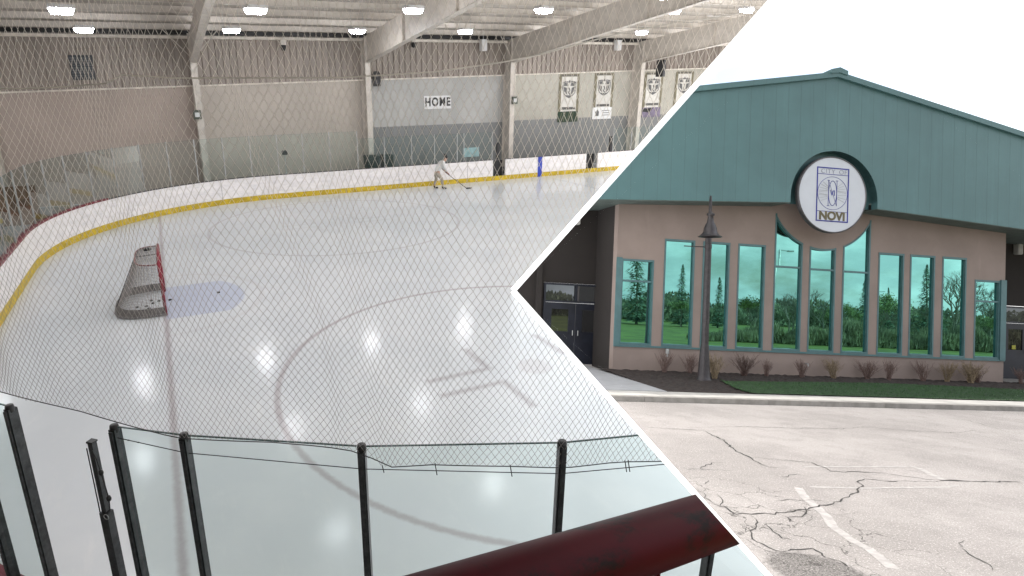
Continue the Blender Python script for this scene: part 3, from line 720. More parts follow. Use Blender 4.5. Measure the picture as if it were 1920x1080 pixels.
for (cx_, cy_, cz_) in ((.47, .055, .835), (.56, -.075, .755)):
    ch = [([(V3(cx_-.03, cy_, cz_+.02), .035), (V3(cx_+.01, cy_, cz_-.005), .038)], None)]
    for i in range(4):
        o_ = -.03+.02*i; ch.append(([(V3(cx_+.035, cy_+o_, cz_-.005), .011), (V3(cx_+.06-.004*abs(i-1), cy_+o_, cz_-.035), .011), (V3(cx_+.035, cy_+o_, cz_-.055), .010)], (0, 1)))
    ch.append(([(V3(cx_-.0, cy_+.045, cz_-.02), .012), (V3(cx_+.03, cy_+.05, cz_-.05), .011)], (0, 1)))
    skin_obj('glove', ch, GLV, pe, 1)
stk = thing('hockey_stick', 'dark hockey stick with a taped blade held low by the skater', 'stick', (12.50, 11.75, 0), -.12)
MB().tube([(.30, .12, 1.0), (.47, .055, .80), (.56, -.075+.02, .72), (1.38, -.42, .05)], .014, 6).build('shaft', mat('stick_brown', (.05, .035, .03), .5), stk)
MB().prism([(1.36, 0.0), (1.66, 0.02), (1.68, .08), (1.38, .085)], 1, -.44, -.425).build('blade', BLACK, stk)
# ------------------------------------------------------------------ partition between the two places
PW = mat('partition_glow_white', (.88, .88, .88), .6, var=.0)
nt = PW.node_tree; pb = nt.nodes['Principled BSDF']; pb.inputs['Emission Color'].default_value = (1, 1, 1, 1); pb.inputs['Emission Strength'].default_value = 1.0  # even white glow added so the panel edges stay bright without a lamp
def partition(Uu, Nn, vlim, lab):
    n0, d0, d1 = Nn, 1.9, 48.0; h = .0092
    a = A0; e = Uu
    ex = a+(e-a)*1.04
    P = [CAM+a*d0, CAM+ex*d0, CAM+ex*d1, CAM+a*d1]
    v = [p+n0*h for p in P]+[p-n0*h for p in P]
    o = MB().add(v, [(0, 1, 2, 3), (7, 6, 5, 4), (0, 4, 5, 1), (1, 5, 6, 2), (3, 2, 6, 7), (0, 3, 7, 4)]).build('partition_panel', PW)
    bm = bmesh.new(); bm.from_mesh(o.data); bmesh.ops.recalc_face_normals(bm, faces=bm.faces); bm.to_mesh(o.data); bm.free()
    return tag(o, lab, 'partition', 'leaning partition panels')
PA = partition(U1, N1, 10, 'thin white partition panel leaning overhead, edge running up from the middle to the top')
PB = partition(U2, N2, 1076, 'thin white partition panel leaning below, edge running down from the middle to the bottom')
KEEP = {PA.name, PB.name}
N_RINK = len(bpy.data.objects)
RINK = set(o.name for o in bpy.data.objects)-{'camera'}
# ================================================================== the forecourt
def asphalt_mat():
    m, nt, b = new_mat('aged_asphalt'); x, y, z = xyz(nt)
    n1 = noise(nt, .45, 6, .65); n2 = noise(nt, 60, 4, .85); n3 = noise(nt, 22, 6, .85); n4 = noise(nt, 2.3, 6, .7)
    col = mix(nt, n1.ss(.62, .38), (.285, .262, .250), (.36, .332, .318))
    col = mix(nt, n4.ss(.62, .50)*.30, col, (.22, .205, .195))
    col = mix(nt, n2.ss(.63, .55)*.75, col, (.12, .11, .105)); col = mix(nt, n3.ss(.64, .54)*.35, col, (.15, .14, .135)); col = mix(nt, n3.ss(.40, .30)*-.35+.35, col, col)
    hi = noise(nt, 55, 2, .8)  .ss(.66, .58); col = mix(nt, hi*.8, col, (.66, .63, .60))
    vo = nt.nodes.new('ShaderNodeTexVoronoi'); vo.feature = 'DISTANCE_TO_EDGE'; vo.inputs['Scale'].default_value = 1.9
    w = nt.nodes.new('ShaderNodeVectorMath'); w.operation = 'ADD'; nn = nt.nodes.new('ShaderNodeTexNoise'); nn.inputs['Scale'].default_value = 3; nn.inputs['Detail'].default_value = 5
    nt.links.new(objco(nt), nn.inputs['Vector']); sc2 = nt.nodes.new('ShaderNodeVectorMath'); sc2.operation = 'SCALE'; sc2.inputs['Scale'].default_value = .55
    nt.links.new(nn.outputs['Color'], sc2.inputs[0]); nt.links.new(objco(nt), w.inputs[0]); nt.links.new(sc2.outputs[0], w.inputs[1]); nt.links.new(w.outputs[0], vo.inputs['Vector'])
    ed = S(nt, vo.outputs['Distance'])
    q = (((x-4.45)*(x-4.45))/1.0+((y-5.6)*(y-5.6))/2.0).sqrt(); zone = (q+noise(nt, 1.2, 3)*.8).ss(1.1, 1.9)
    col = mix(nt, ed.ss(.004, .016)*zone*.75, col, (.06, .055, .05))
    hole = (((x-4.02)*(x-4.02))/.13+((y-4.55)*(y-4.55))/.16).sqrt()
    hz = (hole+(n3-.5)*1.2).ss(.85, 1.1); col = mix(nt, hz*(n2.ss(.62, .40)*.8+.15), col, (.035, .033, .03))
    nt.links.new(col, b.inputs['Base Color']); b.inputs['Roughness'].default_value = .9; b.inputs['Specular IOR Level'].default_value = .2
    bump(nt, b, n2*.7+n3*.6-hz*2.0, .55, .012)
    return m
ASPH = asphalt_mat()
struct('road', MB().add([(-200, -300, 0), (400, -300, 0), (400, 300, 0), (-200, 300, 0)], [(0, 1, 2, 3)]), ASPH, True)
WALK = mat('sidewalk_concrete', (.46, .44, .41), .85, var=.10, scale=2, bmp=.2, bscale=60)
KERB = mat('kerb_face', (.20, .185, .17), .9, var=.2, scale=5, bmp=.3)
mb = MB()
x = -8.0
while x < 60: mb.box((x, 12.72, 0), (x+1.50, 13.35, .115)); x += 1.515
struct('sidewalk', mb, WALK, True)
mb = MB(); x = -8.3
while x < 60: mb.box((x, 12.56, 0), (x+2.98, 12.712, .112)); x += 2.99
struct('kerb', mb, mat('kerb_top', (.26, .245, .225), .85, var=.15, scale=4, bmp=.2), True)
struct('path', MB().box((3.0, 13.36, 0), (7.62, 18.9, .125)), mat('entry_concrete', (.34, .34, .35), .8, var=.08), True)
# mulch bed and lawn
def bed(name, m_, xs, ys, zf, keep, res=.12, amp=.012):
    nx = int((xs[1]-xs[0])/res); ny = int((ys[1]-ys[0])/res); v, f = [], []
    for j in range(ny+1):
        for i in range(nx+1):
            X = xs[0]+(xs[1]-xs[0])*i/nx; Y = ys[0]+(ys[1]-ys[0])*j/ny; v.append((X, Y, zf(X, Y)+random.uniform(-amp, amp)))
    for j in range(ny):
        for i in range(nx):
            q = (j*(nx+1)+i, j*(nx+1)+i+1, (j+1)*(nx+1)+i+1, (j+1)*(nx+1)+i); c = v[q[0]]
            if keep(c[0], c[1]): f.append(q)
    return MB().add(v, f)
zbed = lambda X, Y: .10+.02*(Y-13.3)
def lawn_edge(X): return (15.35+.25*math.sin(X*.5)) if X > 10.3 else 13.35+(2.0*max(0, (X-9.75)/.55)**.6 if X > 9.75 else 0)
MUL = mat('mulch', (.030, .021, .018), .95, var=.55, scale=22, bmp=1, bscale=60, dirt=(.07, .05, .045))
struct('mulch_bed', bed('m', MUL, (7.62, 24), (13.36, 17.1), zbed, lambda x, y: True, .1, .02), MUL, True)
GRS = mat('lawn_green', (.028, .062, .022), .9, var=.4, scale=12)
tag(struct('lawn', bed('l', GRS, (9.7, 24), (13.36, 15.9), lambda x, y: zbed(x, y)+.035, lambda x, y: y < lawn_edge(x) and x > 9.8, .08, .004), GRS, True), None)
v, f = [], []
for i in range(30000):
    X = random.uniform(9.75, 23.5); Y = random.uniform(13.38, 15.8)
    if Y > lawn_edge(X)+random.uniform(-.06, .05): continue
    z = zbed(X, Y)+.03; h = random.uniform(.02, .055); a = random.uniform(0, PI); w = .004; k = len(v); lx, ly = random.uniform(-.03, .03), random.uniform(-.03, .03)
    v += [(X-w*math.cos(a), Y-w*math.sin(a), z), (X+w*math.cos(a), Y+w*math.sin(a), z), (X+lx, Y+ly, z+h)]; f.append((k, k+1, k+2))
gr_ = MB().add(v, f).build('grass', mat('grass_blade', (.04, .10, .03), .8, var=.4, scale=5)); gr_.matrix_world = T.copy(); tag(gr_, 'short green lawn strip between the sidewalk and the mulch', 'grass', kind='stuff')
# ---- cracks and worn paint on the road
def ribbon(mb, pts, w, z, jag=.03, taper=True):
    P = [Vector((p[0], p[1], 0)) for p in pts]; Q = []
    for a, b in zip(P[:-1], P[1:]):
        n = max(2, int((b-a).length/.07))
        for i in range(n):
            q = a.lerp(b, i/n); d = (b-a).normalized(); Q.append(q+Vector((-d.y, d.x, 0))*random.uniform(-jag, jag))
    Q.append(P[-1]); v, f = [], []; n = len(Q)
    for i, q in enumerate(Q):
        d = (Q[min(i+1, n-1)]-Q[max(i-1, 0)]).normalized(); nn = Vector((-d.y, d.x, 0))
        ww = w*random.uniform(.35, 1.3)*min(1, 4*min(i, n-1-i)/n+.25) if taper else w*random.uniform(.9, 1.08); v += [(*(q+nn*ww/2).xy, z), (*(q-nn*ww/2).xy, z)]
    for i in range(n-1): f.append((2*i, 2*i+1, 2*i+3, 2*i+2))
    mb.add(v, f)
CRK = mat('crack_dark', (.035, .032, .03), .95)
CRACKS = [(0.035, [(6.31, 9.75), (6.24, 9.45), (6.24, 9.15), (6.06, 8.72), (5.97, 8.43), (5.93, 8.09), (5.88, 7.86), (5.88, 7.59)]), (0.018, [(5.93, 8.09), (6.27, 8.01), (6.74, 7.89), (6.72, 7.57), (6.66, 7.44), (6.85, 7.43), (7.31, 7.41), (7.55, 7.31), (7.66, 7.19), (8.0, 7.06)]), (0.07, [(7.95, 7.08), (8.15, 7.07), (8.38, 7.04)]), (0.025, [(8.38, 7.04), (8.79, 7.04), (9.16, 7.02)]), (0.015, [(5.23, 10.03), (5.63, 9.93), (6.31, 9.81)]), (0.015, [(6.11, 10.03), (7.3, 10.2), (8.16, 10.16), (9.32, 10.18), (9.97, 10.38), (10.68, 10.13), (11.51, 10.01), (12.63, 10.34)]), (0.012, [(13.36, 11.43), (13.16, 10.77), (13.03, 10.33)]), (0.012, [(4.79, 7.41), (4.85, 7.61), (5.15, 7.78), (5.38, 7.82)]), (0.01, [(4.53, 7.5), (5.26, 7.45)]), (0.01, [(5.88, 7.59), (6.13, 7.57)]), (0.022, [(4.25, 6.69), (4.16, 6.38), (4.14, 6.1), (4.2, 6.04), (4.17, 5.87), (4.35, 5.89), (4.61, 5.89), (4.89, 5.95), (5.25, 6.07), (5.72, 6.28), (6.13, 6.51), (6.5, 6.76), (6.65, 6.98), (6.87, 7.1), (7.06, 7.03), (7.5, 7.03), (7.97, 7.03)]), (0.018, [(4.32, 5.84), (4.24, 5.66), (4.04, 5.44), (3.92, 5.25), (3.93, 5.13), (3.94, 5.0), (4.04, 4.98)]), (0.018, [(4.38, 5.66), (4.27, 5.49), (4.23, 5.27), (4.27, 5.21)]), (0.018, [(5.13, 6.1), (4.94, 5.84), (4.7, 5.78), (4.63, 5.69), (4.69, 5.67)]), (0.012, [(4.93, 6.28), (5.24, 6.32), (5.55, 6.28)]), (0.012, [(5.68, 7.17), (6.04, 7.3), (6.12, 7.16)]), (0.03, [(4.06, 5.0), (4.17, 5.0), (4.33, 5.03), (4.33, 4.93), (4.31, 4.84)]), (0.02, [(4.31, 4.84), (4.38, 4.77), (4.36, 4.66)]), (0.016, [(5.86, 5.01), (5.81, 4.87), (5.79, 4.73), (5.64, 4.54)]), (0.01, [(6.09, 5.19), (5.85, 5.01)]), (0.012, [(4.58, 7.03), (4.45, 6.86)]), (0.014, [(4.37, 6.5), (4.29, 6.31), (4.14, 6.1)]), (0.014, [(4.03, 5.55), (3.95, 5.41)])]
mb = MB()
for w, pts in CRACKS: ribbon(mb, pts, w*.85, .004, .028 if w < .03 else .02)
struct('road_crack', mb, CRK, True)
PNT = mat('worn_road_paint', (.375, .352, .338), .9, var=.16, scale=11, dirt=(.31, .288, .276))
LINES = [(0.1, [(5.61, 6.75), (5.4, 6.39), (5.19, 5.84), (5.0, 5.54), (4.9, 5.18), (4.9, 5.01), (4.75, 4.61)]), (0.1, [(8.24, 7.66), (8.02, 7.08)]), (0.05, [(6.44, 7.66), (8.27, 7.7)]), (0.05, [(5.8, 6.78), (6.5, 6.74), (7.77, 6.8)]), (0.05, [(7.77, 6.8), (7.98, 6.87)])]
mb = MB()
for w, pts in LINES: ribbon(mb, pts, w, .002+.0005*len(mb.f) % .001, .004, False)
struct('road_marking', mb, PNT, True)
# ---- building
def stucco(name, c):
    m, nt, b = new_mat(name); x, y, z = xyz(nt); n1 = noise(nt, .7, 6, .6); n2 = noise(nt, 90, 3, .6)
    col = mix(nt, n1.ss(.65, .35), tuple(k*.9 for k in c), tuple(k*1.08 for k in c))
    col = mix(nt, noise(nt, 2, 6, .7, (1, 1, .15)).ss(.42, .3)*.25, col, tuple(k*.7 for k in c))
    nt.links.new(col, b.inputs['Base Color']); b.inputs['Roughness'].default_value = .9; bump(nt, b, n2, .35, .006); return m
STUC = stucco('tan_stucco', (.305, .240, .212)); STUCD = stucco('shade_dark_stucco', (.026, .021, .019))  # recess walls near black: the overhang's shade is put into their colour
def fascia_mat():
    m, nt, b = new_mat('teal_siding'); x, y, z = xyz(nt)
    c = (.082, .172, .180); n1 = noise(nt, .6, 5, .6); n2 = noise(nt, 3, 6, .6, (1, 1, .05))
    col = mix(nt, n1.ss(.65, .35), tuple(k*.92 for k in c), tuple(k*1.08 for k in c)); col = mix(nt, n2.ss(.45, .3)*.25, col, tuple(k*.75 for k in c))
    q = ((x/.405).frac()-.5).abs(); seam = q.ss(.006, .02); q2 = ((x/.405+.27).frac()-.5).abs().ss(.004, .012)
    col = mix(nt, seam*.6, col, tuple(k*.5 for k in c)); col = mix(nt, q2*.18, col, tuple(k*.5 for k in c))
    nt.links.new(col, b.inputs['Base Color']); b.inputs['Roughness'].default_value = .45; bump(nt, b, seam*-1+q2*-.5, .5, .01); return m
FASC = fascia_mat(); TEAL = mat('teal_frame', (.085, .17, .18), .45, .1, var=.08); TEALD = mat('teal_dark', (.05, .10, .095), .6)
SOFF = mat('soffit', (.10, .13, .12), .7)
def winglass():
    m, nt, b = new_mat('teal_mirror_glass'); nt.nodes.remove(b); out = nt.nodes['Material Output']
    gl = nt.nodes.new('ShaderNodeBsdfGlossy'); gl.inputs[0].default_value = (.22, .53, .485, 1); gl.inputs['Roughness'].default_value = .0
    df = nt.nodes.new('ShaderNodeBsdfDiffuse'); df.inputs[0].default_value = (.01, .03, .03, 1)
    n = noise(nt, .9, 2, .5); bm_ = nt.nodes.new('ShaderNodeBump'); bm_.inputs['Strength'].default_value = .02; bm_.inputs['Distance'].default_value = .05
    nt.links.new(n.k, bm_.inputs['Height']); nt.links.new(bm_.outputs[0], gl.inputs['Normal'])
    a = nt.nodes.new('ShaderNodeMixShader'); a.inputs[0].default_value = .93; nt.links.new(df.outputs[0], a.inputs[1]); nt.links.new(gl.outputs[0], a.inputs[2]); nt.links.new(a.outputs[0], out.inputs[0])
    return m
MIR = winglass(); DGL = glassy('door_glass', (.02, .02, .02), (.45, .5, .55), .25)
DOORM = mat('door_navy', (.014, .016, .026), .4, .2); 
bd = thing('ice_arena_building', 'tan stucco arena entrance with deep teal gable, tall mirrored windows and round city sign recess', 'building', (0, 0, 0), 0, None, True)
S0, S1, Z0, Z1 = 7.95, 21.38, .08, 5.62
ZS = .91
cc, RR = (14.73, 6.0), 1.87
def arcz(s): return cc[1]-math.sqrt(max(.01, RR*RR-(s-cc[0])**2))
wins = [(8.14, 9.10, 3.46, 2.81), (9.48, 10.40, 4.13, None), (10.72, 11.55, 4.13, None), (11.88, 12.74, 4.13, None), (13.10, 14.0, 'arc', 3.50), (14.30, 15.15, 'arc', 3.48), (15.46, 16.36, 'arc', 3.47),
        (16.72, 17.58, 4.14, None), (17.86, 18.71, 4.14, None), (19.04, 19.88, 4.14, None), (20.26, 21.15, 3.46, 2.77)]
wins = [(a-.03, b+.03, z_, m_) for a, b, z_, m_ in wins]
mb = MB(); D0, D1 = 17.0, 17.25; x = S0
for a, b, zt_, zm in wins:
    mb.box((x, D0, Z0), (a, D1, Z1)); x = b
    mb.box((a, D0, Z0), (b, D1, ZS))
    if zt_ == 'arc':
        n = 10; lo = [(a+(b-a)*i/n, arcz(a+(b-a)*i/n)) for i in range(n+1)]
        for p, q in zip(lo[:-1], lo[1:]): mb.prism([p, q, (q[0], Z1), (p[0], Z1)][::-1], 1, D1, D0)
    else: mb.box((a, D0, zt_), (b, D1, Z1))
mb.box((x, D0, Z0), (S1, D1, Z1))
def recalc(o):
    bm = bmesh.new(); bm.from_mesh(o.data); bmesh.ops.remove_doubles(bm, verts=bm.verts, dist=1e-5); bmesh.ops.recalc_face_normals(bm, faces=bm.faces); bm.to_mesh(o.data); bm.free(); return o
recalc(mb.build('facade_wall', STUC, bd))
MB().box((S0, D1, Z0), (S0+.25, 18.5, Z1)).build('return_wall', STUCD, bd); MB().box((S1-.25, D1, Z0), (S1, 18.5, Z1)).build('return_wall', STUCD, bd)
recalc(MB().box((-4, 18.5, .1), (6.24, 18.75, 5.7)).box((8.42, 18.5, .1), (23.1, 18.75, 5.7)).box((25.4, 18.5, .1), (32, 18.75, 5.7)).box((6.24, 18.5, 2.68), (8.42, 18.75, 5.7)).box((23.1, 18.5, 2.72), (25.4, 18.75, 5.7)).build('recessed_wall', STUCD, bd))
MB().box((5.98, 18.30, .12), (6.12, 18.5, 5.4)).build('pilaster', STUCD, bd)
dk = D0-.012
for i, (a, b, zt_, zm) in enumerate(wins):
    fw = .05; top = [(a+(b-a)*k/10, arcz(a+(b-a)*k/10)) for k in range(11)] if zt_ == 'arc' else [(a, zt_), (b, zt_)]
    wroot = None; mb = MB()
    fr_ = .048
    mb.box((a, dk, ZS), (a+fr_, D0+.10, top[0][1])); mb.box((b-fr_, dk, ZS), (b, D0+.10, top[-1][1])); mb.box((a+fr_, dk-.008, ZS), (b-fr_, D0+.10, ZS+.06))
    for p, q in zip(top[:-1], top[1:]): mb.prism([(p[0], p[1]-.06), (q[0], q[1]-.06), (q[0], q[1]), (p[0], p[1])], 1, dk-.004, D0+.10)
    if zm: mb.box((a+fr_, dk+.012, zm-.028), (b-fr_, D0+.09, zm+.028))
    if i == 0: mb.box((S0-.01, D0-.05, ZS-.03), (a-.001, D0-.004, zt_+.03))
    if i == 10: mb.box((b+.001, D0-.05, ZS-.03), (S1+.01, D0-.004, zt_+.03))
    wroot = recalc(mb.build('window', TEAL, bd)) if False else mb.build('window', TEAL, bd)
    def pane_poly(lo, hi_pts):
        pts_ = [(a+fr_*.5, lo), (b-fr_*.5, lo)]+[(min(max(p[0], a+fr_*.5), b-fr_*.5), p[1]) for p in hi_pts[::-1]]
        n = len(pts_); t = random.uniform(-.0025, .0025)
        return MB().add([(p[0], D0+.06+t*(p[0]-a), p[1]) for p in pts_], [tuple(range(n))])
    if zm:
        pane_poly(ZS+.03, [(a, zm), (b, zm)]).build('pane', MIR, wroot); pane_poly(zm, [(p[0], p[1]-.02) for p in top]).build('pane', MIR, wroot)
    else: pane_poly(ZS+.03, [(p[0], p[1]-.02) for p in top]).build('pane', MIR, wroot)
MB().box((S0-.01, D0-.035, ZS-.06), (S1+.01, D0-.03+.025, ZS-.004)).build('sill_band', TEAL, bd)
# fascia gable with arched recess
ap = (14.31, 9.28); AC = (14.37, 5.55); AR = 1.45; FD0, FD1 = 16.2, 16.42
def ftop(s): return ap[1]-.192*abs(s-ap[0])
def fbot(s): return 5.44-.055*abs(s-14.38)
xs = [-3.5]+[-3.5+i*1.0 for i in range(1, 17)]; xs = sorted(set([x for x in xs if x < AC[0]-AR-.05]+[AC[0]-AR, AC[0]+AR]+[AC[0]-AR*math.cos(PI*k/28) for k in range(29)]+[AC[0]+AR+.6+k for k in range(17)]+[ap[0]]))
v, f = [], []
def arch(s):
    d = AR*AR-(s-AC[0])**2; return AC[1]+math.sqrt(d) if d > 1e-9 else None
mb = MB()
for p, q in zip(xs[:-1], xs[1:]):
    mid_ = (p+q)/2
    if abs(mid_-AC[0]) < AR:
        zp = AC[1]+math.sqrt(max(0, AR*AR-(p-AC[0])**2)); zq = AC[1]+math.sqrt(max(0, AR*AR-(q-AC[0])**2))
    else: zp, zq = fbot(p), fbot(q)
    mb.prism([(p, zp), (q, zq), (q, ftop(q)), (p, ftop(p))], 1, FD0, FD1)
recalc(mb.build('gable_fascia', FASC, bd))
mb = MB()
for a, b in ((-3.5, ap[0]), (ap[0], 32.4)):
    mb.prism([(a, ftop(a)-.06), (b, ftop(b)-.06), (b, ftop(b)+.10), (a, ftop(a)+.10)], 1, FD0-.09, FD0-.004)
recalc(mb.build('verge_trim', FASC, bd))
mb = MB().prism([(14.05, ftop(14.05)+.06), (14.31, 9.34), (14.60, ftop(14.6)+.06), (14.60, ftop(14.6)+.19), (14.33, 9.50), (14.05, ftop(14.05)+.19)], 1, FD0-.12, 40); recalc(mb.build('ridge_cap', FASC, bd))
mb = MB()
for a, b in ((-3.5, ap[0]), (ap[0], 32.4)): mb.prism([(a, ftop(a)+.0), (b, ftop(b)+.0), (b, ftop(b)+.09), (a, ftop(a)+.09)], 1, FD0-.003, 40)
recalc(mb.build('roof', TEALD, bd))
mb = MB()
for a, b in ((-3.5, AC[0]-AR), (AC[0]+AR, 32.4)): mb.prism([(a, fbot(a)-.02), (b, fbot(b)-.02), (b, fbot(b)-.001), (a, fbot(a)-.001)], 1, FD0+.01, 18.6)
recalc(mb.build('soffit', SOFF, bd))
mb = MB(); n = 28
lo = [(AC[0]-AR*math.cos(PI*k/n), AC[1]+AR*math.sin(PI*k/n)) for k in range(n+1)]
v, f = [], []
for p in lo: v += [(p[0], FD0, p[1]), (p[0], 16.52, p[1])]
for i in range(n): f.append((2*i, 2*i+1, 2*i+3, 2*i+2))
MB().add(v, f).build('arch_reveal', FASC, bd)
MB().add([(p[0], 16.515, p[1]) for p in lo]+[(lo[-1][0], 16.515, 5.37), (lo[0][0], 16.515, 5.37)], [tuple(range(n+3))]).build('arch_back', FASC, bd)
# doors
def double_door(a, b, zb, z1, zm, lab):
    d = MB().box((a, 18.44, zb), (a+.06, 18.6, z1)).box((b-.06, 18.44, zb), (b, 18.6, z1)).box((a+.06, 18.44, z1-.06), (b-.06, 18.6, z1)).box((a+.06, 18.445, zm-.04), (b-.06, 18.59, zm+.02)).box(((a+b)/2-.03, 18.446, zm+.02), ((a+b)/2+.03, 18.58, z1-.06)).build('door_frame', DOORM, bd)
    MB().add([(a+.06, 18.52, zm), (b-.06, 18.52, zm), (b-.06, 18.52, z1-.06), (a+.06, 18.52, z1-.06)], [(0, 1, 2, 3)]).build('transom_glass', DGL, d)
    md = (a+b)/2
    for x0, x1, hx in ((a+.065, md-.006, md-.09), (md+.006, b-.065, md+.09)):
        w = x1-x0
        lf = MB().box((x0, 18.48, zb), (x0+w*.22, 18.53, zm-.045)).box((x1-w*.22, 18.48, zb), (x1, 18.53, zm-.045)).box((x0+w*.22, 18.48, zb), (x1-w*.22, 18.53, zb+1.02)).box((x0+w*.22, 18.48, zm-.25), (x1-w*.22, 18.53, zm-.045)).build('door', DOORM, bd)
        MB().add([(x0+w*.22, 18.50, zb+1.02), (x1-w*.22, 18.50, zb+1.02), (x1-w*.22, 18.50, zm-.25), (x0+w*.22, 18.50, zm-.25)], [(0, 1, 2, 3)]).build('glazing', DGL, lf)
        MB().tube([(hx, 18.44, zb+.9), (hx, 18.44, zb+1.06)], .014, 8).build('handle', POSTL, lf)
double_door(6.25, 8.40, .13, 2.67, 2.10, '')
double_door(23.12, 25.38, .13, 2.70, 2.14, '')
for x_, lab in ((7.20, 'l'), (23.65, 'r')):
    MB().box((x_-.10, 18.30, 4.55), (x_+.10, 18.49, 4.95), None).build('wall_light', mat('pale_lamp_case', (.5, .49, .47), .4), bd, False, .02)
for x_ in (8.52, ): MB().box((x_-.04, 18.47, 1.2), (x_+.04, 18.498, 1.35)).build('push_plate', POSTL, bd)
MB().box((23.55, 18.455, 1.18), (23.70, 18.475, 1.32)).build('door_sticker', mat('yellow_sticker', (.42, .40, .03), .5), bd)
vt = MB().lathe([(0, 0), (.05, 0), (.05, .12), (.03, .14), (0, .14)], (9.62, 16.93, .70), 12).tube([(9.62, 16.99, .62), (9.62, 16.93, .62), (9.62, 16.93, .72)], .02, 8); vt.build('wall_vent', POSTL, bd)
MB().tube([(14.25, 17.0, .55), (14.25, 16.92, .55), (14.25, 16.9, .47)], .02, 8).build('hose_tap', POSTL, bd)
# ---- round sign
NAVY = mat('sign_navy', (.018, .022, .24), .5); OLIV = mat('sign_olive', (.115, .095, .045), .5); SFACE = mat('sign_face', (.55, .57, .62), .4, var=.02); RIM = mat('sign_rim', (.09, .085, .09), .4, .4)
sg = thing('round_sign', 'large round white sign with a navy framed emblem and the words CITY OF NOVI', 'sign', (14.31, 16.345, 5.68), 0, None, True)
SR = 1.135
o = MB().lathe([(0, .005), (SR+.01, .005), (SR+.02, .02), (SR+.02, .12), (SR+.005, .14), (SR-.02, .145), (SR-.02, .12)], (0, 0, 0), 64).build('rim', RIM, sg, True); o.matrix_local = Matrix.Rotation(PI/2, 4, 'X')
o = MB().lathe([(0, .001), (SR-.01, .001)], (0, 0, 0), 48).build('back_plate', STUC, sg); o.matrix_local = Matrix.Rotation(PI/2, 4, 'X')
o = MB().lathe([(0, .128), (SR-.015, .128), (SR-.015, .006)], (0, 0, 0), 64).build('face', SFACE, sg); o.matrix_local = Matrix.Rotation(PI/2, 4, 'X')
yf = -.1285
hw, hh = .535, .815; lw = .034
mb = MB()
for lo, hi in (((-hw, yf-.008, hh-lw), (hw, yf, hh)), ((-hw, yf-.008, -hh), (hw, yf, -hh+lw)), ((-hw, yf-.008, -hh+lw), (-hw+lw, yf, hh-lw)), ((hw-lw, yf-.008, -hh+lw), (hw, yf, hh-lw)), ((-hw+lw, yf-.006, hh-.215), (hw-lw, yf, hh-.20)), ((-hw+lw, yf-.006, -hh+.30), (hw-lw, yf, -hh+.315))): mb.box(lo, hi)
mb.build('emblem_frame', NAVY, sg)
cz_ = .045; r_ = hw-lw
mb = MB()
def ringp(rx, rz, w, n=48):
    for k in range(n):
        a, b = 2*PI*k/n, 2*PI*(k+1)/n
        mb.prism([(rx*math.cos(a), cz_+rz*math.sin(a)), (rx*math.cos(b), cz_+rz*math.sin(b)), ((rx-w)*math.cos(b), cz_+(rz-w)*math.sin(b)), ((rx-w)*math.cos(a), cz_+(rz-w)*math.sin(a))], 1, yf-.005, yf)
ringp(r_, r_, .012); ringp(.145, .38, .018)
for s_ in (-1, 1):
    mb.box((s_*.14-.006, yf-.005, cz_-.38), (s_*.14+.006, yf, cz_+.38)); mb.box((s_*.14-.04, yf-.0055, cz_+.375), (s_*.14+.04, yf, cz_+.39))
mb.box((-.18, yf-.0055, cz_-.39), (-.10, yf, cz_-.375))
mb.tube([(-.14, yf-.004, cz_+.38), (.14, yf-.004, cz_-.38)], .004, 4)
mb.build('emblem_lines', NAVY, sg)
mb = MB()
RAYM = mat('sign_grey_line', (.20, .20, .22), .5)
for s_ in (0, 1):
    mb = MB()
    for a in (20, 8, -3, 33, 45):
        for fl in (1, -1):
            t = math.radians(a)*fl+s_*PI
            if (a, s_, fl) in ((45, 0, -1), (8, 0, -1), (45, 1, 1)): continue
            mb.tube([(.17*math.cos(t), yf-.003, cz_+.05*math.copysign(1, math.sin(t))+.17*math.sin(t)), (.46*math.cos(t), yf-.003, cz_+.46*math.sin(t))], .0036, 4)
    mb.build('ray_pattern', RAYM, sg)
shift(text_mb('VI', .24, .003, .0, .8), (0, yf-.006, cz_+.0)).build('emblem_letters', NAVY, sg)
STG = mat('sign_text_grey', (.20, .21, .28), .5)
for wd_, x_ in (('CITY', -.17), ('OF', .33)): shift(text_mb(wd_, .195, .002, -.003, 1.05, 1.1), (x_, yf-.004, hh-.125)).build('lettering', STG, sg)
shift(text_mb('NOVI', .345, .003, .015, 1.03, 1.0), (0, yf-.005, -hh+.165)).build('lettering', OLIV, sg)
